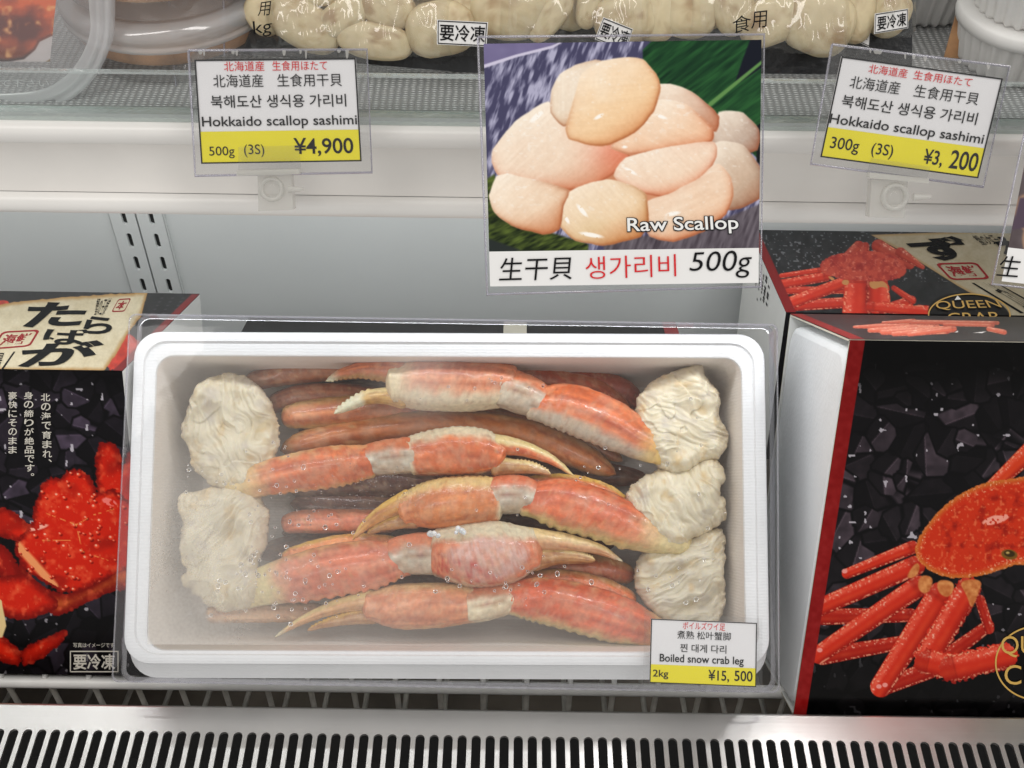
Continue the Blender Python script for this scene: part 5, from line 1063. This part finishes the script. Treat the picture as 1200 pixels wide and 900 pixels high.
mb = MB(); sheet(mb, O_, e1, e2 * .845, paint_s2, (90, 90, 90), 0, 1.4); b = [O_ + e2 * .845, O_ + e1 + e2 * .845, O_ + e1 + e2, O_ + e2]; mb.add(b, [(0, 1, 2, 3)], 1, smooth=False)
text_px(mb, '生', [(1171, 299), (1197, 301), (1193, 325), (1167, 323)], PS2 + nS2 * .0003, nS2, 2, shear=.12)
mb.build('picture_card', [MT['gloss_print'], MT['paper_white'], MT['black_ink']], sg2, colors=True)

# ================================================================== goods on the upper shelf
T = R(30); nG = np.array([0, -math.cos(T), math.sin(T)]); uG = np.array([0, math.sin(T), math.cos(T)])
def lathe(mb, c, prof, mi, n=48, ribs=0, amp=0):
    G = []
    for r, z in prof:
        G.append([(c[0] + (r + (amp * math.cos(ribs * a) if ribs else 0)) * math.cos(a), c[1] + (r + (amp * math.cos(ribs * a) if ribs else 0)) * math.sin(a), c[2] + z) for a in np.linspace(0, 2 * math.pi, n, endpoint=False)])
    mb.grid(G, mi, wrap=True)
# ---- clear tub standing at the far left
TT = R(9); nTb = np.array([0, -math.cos(TT), math.sin(TT)]); PTb = hit(60, 124, (0, 0, DECK_Z), NZ) + np.array([0, .006, 0])
tub = thing('clear_tub', 'clear rectangular tub with an orange picture label, tipped towards the viewer at far left', 'plastic tub', hit(60, 125, PTb, nTb))
outl = [(130, -150), (130, -60), (130, 0), (129, 38), (124, 60), (114, 82), (100, 100), (82, 115), (62, 123), (30, 127), (-20, 128), (-90, 128), (-160, 128)]
inl = [(102, -150), (102, -60), (104, 0), (106, 30), (103, 48), (95, 66), (84, 82), (70, 94), (54, 103), (28, 108), (-20, 110), (-90, 110), (-160, 110)]
oc = cr_spline([(x, y, 0) for x, y in outl], 60); ic = cr_spline([(x, y, 0) for x, y in inl], 60)
def row(f, w): return [hit(a[0] * (1 - f) + b[0] * f, a[1] * (1 - f) + b[1] * f, PTb, nTb) + nTb * w for a, b in zip(oc, ic)]
mb = MB()
mb.grid([row(-.08, -.004), row(-.10, .0), row(0, .0022), row(.18, .0026), row(.30, .0008), row(.42, .0026), row(.60, .0030), row(.72, .0006), row(.86, .0012), row(1.0, .0002)], 1)
mb.grid([row(0, .0), row(.4, -.006), row(1.0, -.016), row(1.7, -.030)], 0)
cen = [(-160, -150)]; ins = row(1.0, 0); mb.add(ins + [hit(-160, -150, PTb, nTb)], [list(range(len(ins) + 1))], 0, smooth=False)
bk_ = row(1.7, -.030); mb.add(bk_ + [hit(-160, -150, PTb, nTb) - nTb * .030], [list(range(len(bk_) + 1))], 0, smooth=False)
mb.build('tub_body', [MT['tub'], MT['tub_rim']], tub)
def paint_tub(c):
    c.C = np.array((206, 198, 196)) + (c.n(12, 3)[..., None] - .5) * 10
    q = lambda l: [(x / 4.615, y / 4.615) for x, y in l]; n = c.n(30, 4, 3)
    c.put(c.sd(q([(230, 345), (350, 270), (400, 255), (400, 350), (230, 350)])), (120, 88, 44), 1.5)
    d = c.sd(q([(-200, -300), (330, -300), (335, 60), (342, 150), (300, 185), (215, 225), (190, 270), (130, 320), (40, 335), (-200, 320)]))
    col = mixc(np.array((96, 22, 10), float), np.array((228, 96, 30), float), np.clip((n - .40) * 3.2 + sst(30, 0, c.Y) * .35, 0, 1)); col = mixc(col, (56, 16, 12), sst(5, 0, d) * .6 + sst(38, 64, c.Y) * sst(60, 20, c.X) * .6); col = mixc(col, (255, 200, 130), np.clip((c.n(9, 2, 8) - .66) * 4, 0, .8)); c.put(d, col, 1.5)
mb = MB(); lq = [(-160, -140), (70, -140), (79, 75), (-160, 75)]; pc = [hit(*q, PTb, nTb) for q in [(-160, -140), (78, -140), (78, 74), (-160, 74)]]; sheet(mb, pc[0] - nTb * .002, pc[1] - pc[0], pc[3] - pc[0], paint_tub, (200, 195, 195), 0, .9)
mb.build('picture_label', [MT['gloss_print']], tub, colors=True)
mb = MB(); text_px(mb, '開けてからおはやめに', rect(-60, 77, 54, 84), PTb, nTb, 0, lift=.0008); text_px(mb, '生で食べて下さい', rect(-60, 92, 58, 101), PTb, nTb, 0, lift=.0008); mb.build('embossed_lettering', [MT['tub_rim']], tub)
# ---- stacked round tubs behind it
MT['orange_food'] = mat('orange_filling', (0.50, 0.27, 0.13), 0.5, noise=.35, nscale=70, bump=.3, bscale=120)
cx_, cy_ = hit(182, 108, (0, 0, DECK_Z), NZ)[0], hit(182, 108, (0, 0, DECK_Z), NZ)[1] + .052
for k in range(3):
    z = DECK_Z + .0005 + .0312 * k
    t = thing('round_tub', ('round clear tub of orange filling at the bottom of its stack beside the tipped tub', 'round clear tub of orange filling, second in its stack beside the tipped tub', 'round clear tub of orange filling, topmost in its stack beside the tipped tub')[k], 'plastic tub', (cx_, cy_, z), 'round tubs stacked at the left')
    mb = MB(); lathe(mb, (cx_, cy_, z), [(.044, 0), (.046, .001), (.0482, .016), (.0484, .0172)], 0); lathe(mb, (cx_, cy_, z), [(.0484, .0174), (.0512, .018), (.0515, .0205), (.0500, .0215), (.0515, .0225), (.0519, .0265), (.0506, .0285), (.047, .0300), (.0, .0300)], 1)
    mb.build('tub_body', [MT['tub'], MT['tub_rim']], t)
    mb = MB(); lathe(mb, (cx_, cy_, z), [(0, .009), (.0440, .009), (.0465, .010), (.0472, .0155), (.0465, .0165), (0, .017)], 0); mb.build('filling', [MT['orange_food']], t)

# ---- bags of frozen scallops
BEI = lin((212, 196, 160)); BEI2 = lin((176, 150, 114))
def scallop_mesh(cx, cy, rx, ry, rot, P, depth, seed, hs=.62):
    c = hit(cx, cy, P, nG); s = np.dot(c - EYE, _a) / F
    e1 = np.array([1.0, 0, 0]) * math.cos(R(-rot)) + uG * math.sin(R(-rot)); e2 = np.cross(nG, e1)
    th, ph = np.linspace(.02, math.pi - .02, 26), np.linspace(0, 2 * math.pi, 41)[:-1]; G = []
    for a in th: G.append([(math.sin(a) * math.cos(b), math.sin(a) * math.sin(b), math.cos(a)) for b in ph])
    G = np.array(G); G = np.sign(G) * np.abs(G) ** .80; nz = fbm(G * 1.1 + seed * 5.3, 3); G = G * (1 + (nz[..., None] - .5) * .16)
    gr_ = fbm(np.stack([G[..., 0] * 9, G[..., 1] * 1.5, G[..., 2] * 9], -1) + seed, 2); G = G * (1 + (gr_[..., None] - .5) * .03)
    r0 = min(rx, ry); Pw = c + G[..., 0:1] * e1 * rx * s * 1.06 + G[..., 1:2] * e2 * ry * s * 1.06 + G[..., 2:3] * nG * r0 * s * hs + nG * depth
    n5 = fbm(G * 3 + seed, 3); col = mixc(BEI, BEI2, np.clip((n5 - .5) * 2.2 + (1 - np.abs(G[..., 2])) * .25, 0, 1)); col = mixc(col, lin((224, 208, 176)), np.clip((gr_ - .55) * 2, 0, .6)); col = mixc(col, lin((150, 112, 74)), np.clip((fbm(G * 2.2 + 9 + seed, 2) - .66) * 4, 0, .6))
    return Pw, col
def bag(label, quad, P, scs, seed, sticker=None, letters=(), black=None, group='frozen scallops', sclabel='', film_h=.022):
    t = thing('scallop_bag', label, 'bag', hit((quad[2][0] + quad[3][0]) / 2, quad[3][1], P, nG))
    mb = MB(); slab(mb, black or quad, P, nG, -.0125, -.0115, 0); mb.build('back_panel', [MT['bag_black']], t)
    pts = []
    scs = list(scs) + [((a[0] + b[0]) / 2, (a[1] + b[1]) / 2 - 2, 24, 22, 20, -.0075) for a, b in zip(scs[:-1], scs[1:]) if abs(a[0] - b[0]) < 90 and (a[1] + b[1]) / 2 < 36]
    for k, (cx, cy, rx, ry, rot, dp) in enumerate(scs):
        G, col = scallop_mesh(cx, cy, rx, ry, rot, P, dp, seed * 10 + k); mb = MB(); mb.grid(G, 0, np.clip(col, 0, 1), wrap=True); mb.add(G[0], [list(range(40))], 0, np.clip(col[0], 0, 1)); mb.add(G[-1], [list(range(40))], 0, np.clip(col[-1], 0, 1))
        o = mb.build('scallop', [MT['scallop']], None, colors=True); tag(o, sclabel, 'scallop', group); pts.append((cx, cy, rx, ry, dp))
    # clear front film drawn over the scallops
    nu_, nv_ = 90, 60; s_, t_ = np.meshgrid(np.linspace(0, 1, nu_), np.linspace(0, 1, nv_), indexing='ij'); Q = bil(quad, s_, t_); H = np.full(s_.shape, -.008)
    for cx, cy, rx, ry, dp in pts:
        d = ((Q[..., 0] - cx) / (rx * 1.15)) ** 2 + ((Q[..., 1] - cy) / (ry * 1.15)) ** 2; H = np.maximum(H, np.where(d < 1.6, dp + min(rx, ry) * .62 * .6 / F * np.sqrt(np.clip(1.6 - d, 0, 1.3)) * 1.0, -.008))
    for _ in range(5): H[1:-1, 1:-1] = np.maximum(H[1:-1, 1:-1], (H[:-2, 1:-1] + H[2:, 1:-1] + H[1:-1, :-2] + H[1:-1, 2:]) / 4)
    for _ in range(3): H[1:-1, 1:-1] = (H[:-2, 1:-1] + H[2:, 1:-1] + H[1:-1, :-2] + H[1:-1, 2:]) / 4
    H = H + .0022
    wr_ = fbm(np.stack([Q[..., 0] / 26 + seed, Q[..., 1] / 60, Q[..., 0] * 0], -1), 3); H = H + (1 - np.abs(wr_ * 2 - 1)) ** 5 * .003 * sst(.0, .1, np.minimum(s_, 1 - s_)) + (fbm(np.stack([Q[..., 0] / 9, Q[..., 1] / 9 + seed, Q[..., 0] * 0], -1), 2) - .5) * .0007
    edge = np.minimum(np.minimum(s_, 1 - s_) * 6, 1); H = -.0105 + (H + .0105) * edge
    Gp = np.array([[hit(q[0], q[1], P, nG) for q in r_] for r_ in Q]) + nG * H[..., None]
    mb = MB(); mb.grid(Gp, 0); mb.build('front_film', [MT['bag_film']], t)
    def on_film(x, y):
        i = np.argmin((Q[..., 0] - x) ** 2 + (Q[..., 1] - y) ** 2); return H.ravel()[i]
    if sticker:
        q_, txt, tq = sticker; h = max(on_film(*p) for p in q_) + .0008; h = max(h, on_film(np.mean([p[0] for p in q_]), np.mean([p[1] for p in q_])) + .0008); P2 = P + nG * h
        mb = MB(); slab(mb, q_, P2, nG, 0, .0003, 0); text_px(mb, txt, sub(q_, *tq), P2, nG, 1, lift=.0006, bold=.012)
        for f in ((.02, .03, .98, .07), (.02, .93, .98, .97), (.02, .07, .035, .93), (.965, .07, .98, .93)): mb.add([hit(*p, P2, nG) + nG * .0006 for p in sub(q_, *f)], [(0, 1, 2, 3)], 1, smooth=False)
        mb.build('storage_sticker', [MT['paper_white'], MT['black_ink']], t)
    if letters:
        mb = MB()
        for txt, q_ in letters:
            h = max(on_film(*p) for p in q_) + .001; text_px(mb, txt, q_, P + nG * h, nG, 0, bold=.0)
        mb.build('bag_lettering', [MT['black_ink']], t)
    return t
MT['bag_black'] = mat('black_bag_back', (0.022, 0.023, 0.026), .28, noise=.4, nscale=120, bump=.6, bscale=260)
PB = hit(500, 84, (0, 0, DECK_Z), NZ) + nG * .012
SL = lambda w: 'beige frozen scallop inside the %s on the upper shelf' % w
bag('clear bag of frozen scallops left of the scallop sign, straight white storage sticker', [(262, -120), (566, -120), (562, 66), (290, 66)], PB,
    [(357, 30, 43, 25, 28, 0), (310, 16, 24, 22, 60, -.003), (404, 18, 32, 18, -34, .002), (372, -8, 26, 14, 0, 0), (440, 48, 43, 20, 8, .002), (452, 8, 34, 22, 20, .001), (517, 34, 39, 30, -8, .003), (500, -26, 36, 24, 10, 0), (330, -34, 40, 24, 10, 0), (410, -40, 42, 24, -12, 0), (545, 4, 22, 26, 60, 0)], 1,
    ([(512, 23), (572, 26), (570, 55), (512, 52)], '要冷凍', (.06, .16, .96, .84)), [('用', [(304, 3), (318, 1), (316, 18), (302, 19)]), ('kg', [(296, 25), (319, 22), (318, 42), (298, 45)])], black=[(262, -120), (566, -120), (562, 87), (262, 62)], group='scallops in the left centre bag', sclabel=SL('left centre bag'))
bag('clear bag of frozen scallops behind the scallop sign with a crooked storage sticker', [(556, -120), (792, -120), (786, 60), (560, 60)], PB,
    [(597, 8, 44, 36, 6, .001), (644, 20, 16, 32, 40, .004), (690, 6, 14, 26, 10, 0), (733, 22, 36, 28, -10, .002), (770, 14, 26, 32, 10, 0), (640, -34, 40, 24, 0, 0), (710, -34, 40, 24, 8, 0)], 2,
    ([(707, 20), (742, 34), (733, 60), (697, 46)], '要冷凍', (.06, .16, .96, .84)), black=[(556, -120), (792, -120), (786, 84), (560, 84)], group='scallops in the bag behind the sign', sclabel=SL('bag behind the scallop sign'))
bag('clear bag of frozen scallops right of the scallop sign with black characters and torn sticker', [(768, -120), (1022, -120), (1020, 64), (780, 60)], PB,
    [(806, 12, 36, 30, 10, 0), (858, 10, 24, 30, -20, .002), (903, 24, 38, 26, -22, .003), (958, 26, 40, 36, 20, .003), (1000, 14, 24, 34, 0, 0), (850, -36, 40, 24, 0, 0), (930, -34, 42, 24, 0, 0)], 3,
    ([(1004, 28), (1020, 32), (1018, 55), (1007, 50)], '要', (.2, .2, .8, .7)), [('食', [(858, 20), (880, 16), (880, 36), (858, 40)]), ('用', [(881, 14), (899, 12), (898, 32), (880, 34)])], black=[(768, -120), (1022, -120), (1024, 88), (780, 86)], group='scallops in the bag right of the sign', sclabel=SL('bag right of the scallop sign'))
bag('narrow clear bag of frozen scallops behind the tilted price tag', [(1016, -120), (1078, -120), (1076, 44), (1018, 44)], PB - nG * .004,
    [(1040, 14, 26, 26, 30, 0), (1046, -28, 26, 24, 0, 0)], 4, ([(1025, 16), (1064, 10), (1064, 33), (1024, 40)], '要冷凍', (.08, .16, .94, .86)), black=[(1016, -120), (1080, -120), (1078, 84), (1016, 90)], group='scallops in the narrow bag', sclabel=SL('narrow bag behind the tilted tag'))
# loose clear film flap between tub and bag
mb = MB(); q_ = [(190, -100), (262, -100), (264, 66), (208, 112)]; s_, t_ = np.meshgrid(np.linspace(0, 1, 24), np.linspace(0, 1, 40), indexing='ij'); Q = bil(q_, s_, t_)
Gp = np.array([[hit(q[0], q[1], PB, nG) for q in r_] for r_ in Q]) + nG * (.006 * np.sin(s_ * 3) + .004 * (fbm(np.stack([Q[..., 0] / 14, Q[..., 1] / 30, Q[..., 0] * 0], -1), 2) - .5))[..., None]
mb.grid(Gp, 0); mb.tube([p + nG * .0004 for p in Gp[-1][::3]], .0005, 1, n=6); mb.tube([p + nG * .0004 for p in Gp[0][::3]], .0004, 1, n=6)
o = mb.build('clear_film', [MT['bag_film'], MT['clear_edge']]); tag(o, 'loose empty sheet of clear film between the round tubs and the left centre bag', 'plastic film')
# ---- white ribbed cups at right
MT['cup'] = mat('white_foam_cup', (.82, .81, .79), .5, noise=.05, nscale=40)
def cup_at(px, py, z, dy=.045):
    h = hit(px, py, (0, 0, DECK_Z), NZ); return (h[0], h[1] + dy, DECK_Z + z)
for i, (px, py, n_) in enumerate(((1108, 74, 2), (1196, 92, 2))):
    for k in range(n_):
        c = cup_at(px, py, .0005 + .0275 * k, (.058, .016)[i])
        t = thing('foam_cup', ('white ribbed cup at the bottom of the stack behind the tilted price tag', 'white ribbed cup standing on the one behind the tilted price tag', 'white ribbed cup at the bottom of the stack at the upper right edge', 'white ribbed cup on top of the stack at the upper right edge')[i * 2 + k], 'cup', c, 'white ribbed cups at the right')
        mb = MB(); lathe(mb, c, [(0, 0), (.0240, 0), (.0255, .002), (.0290, .0185), (.0293, .0200)], 0, n=180, ribs=30, amp=.0011); lathe(mb, c, [(.0293, .0200), (.0322, .0206), (.0326, .0230), (.0324, .0262), (.0312, .0272), (.027, .0274), (0, .0273)], 0, n=64)
        mb.build('cup_body', [MT['cup']], t)
h = cup_at(1138, 84, .0005, .012)
mb = MB(); mb.hexa([(h[0] - .010, h[1], DECK_Z + .0005), (h[0] + .004, h[1] - .002, DECK_Z + .0005), (h[0] + .004, h[1] - .001, DECK_Z + .0005), (h[0] - .010, h[1] + .001, DECK_Z + .0005), (h[0] - .006, h[1] + .012, DECK_Z + .026), (h[0] + .006, h[1] + .010, DECK_Z + .026), (h[0] + .006, h[1] + .011, DECK_Z + .026), (h[0] - .006, h[1] + .013, DECK_Z + .026)], 0)
o = mb.build('paper_band', [MT['orange_food']]); tag(o, 'narrow orange brown paper band between the two stacks of white cups', 'paper band')
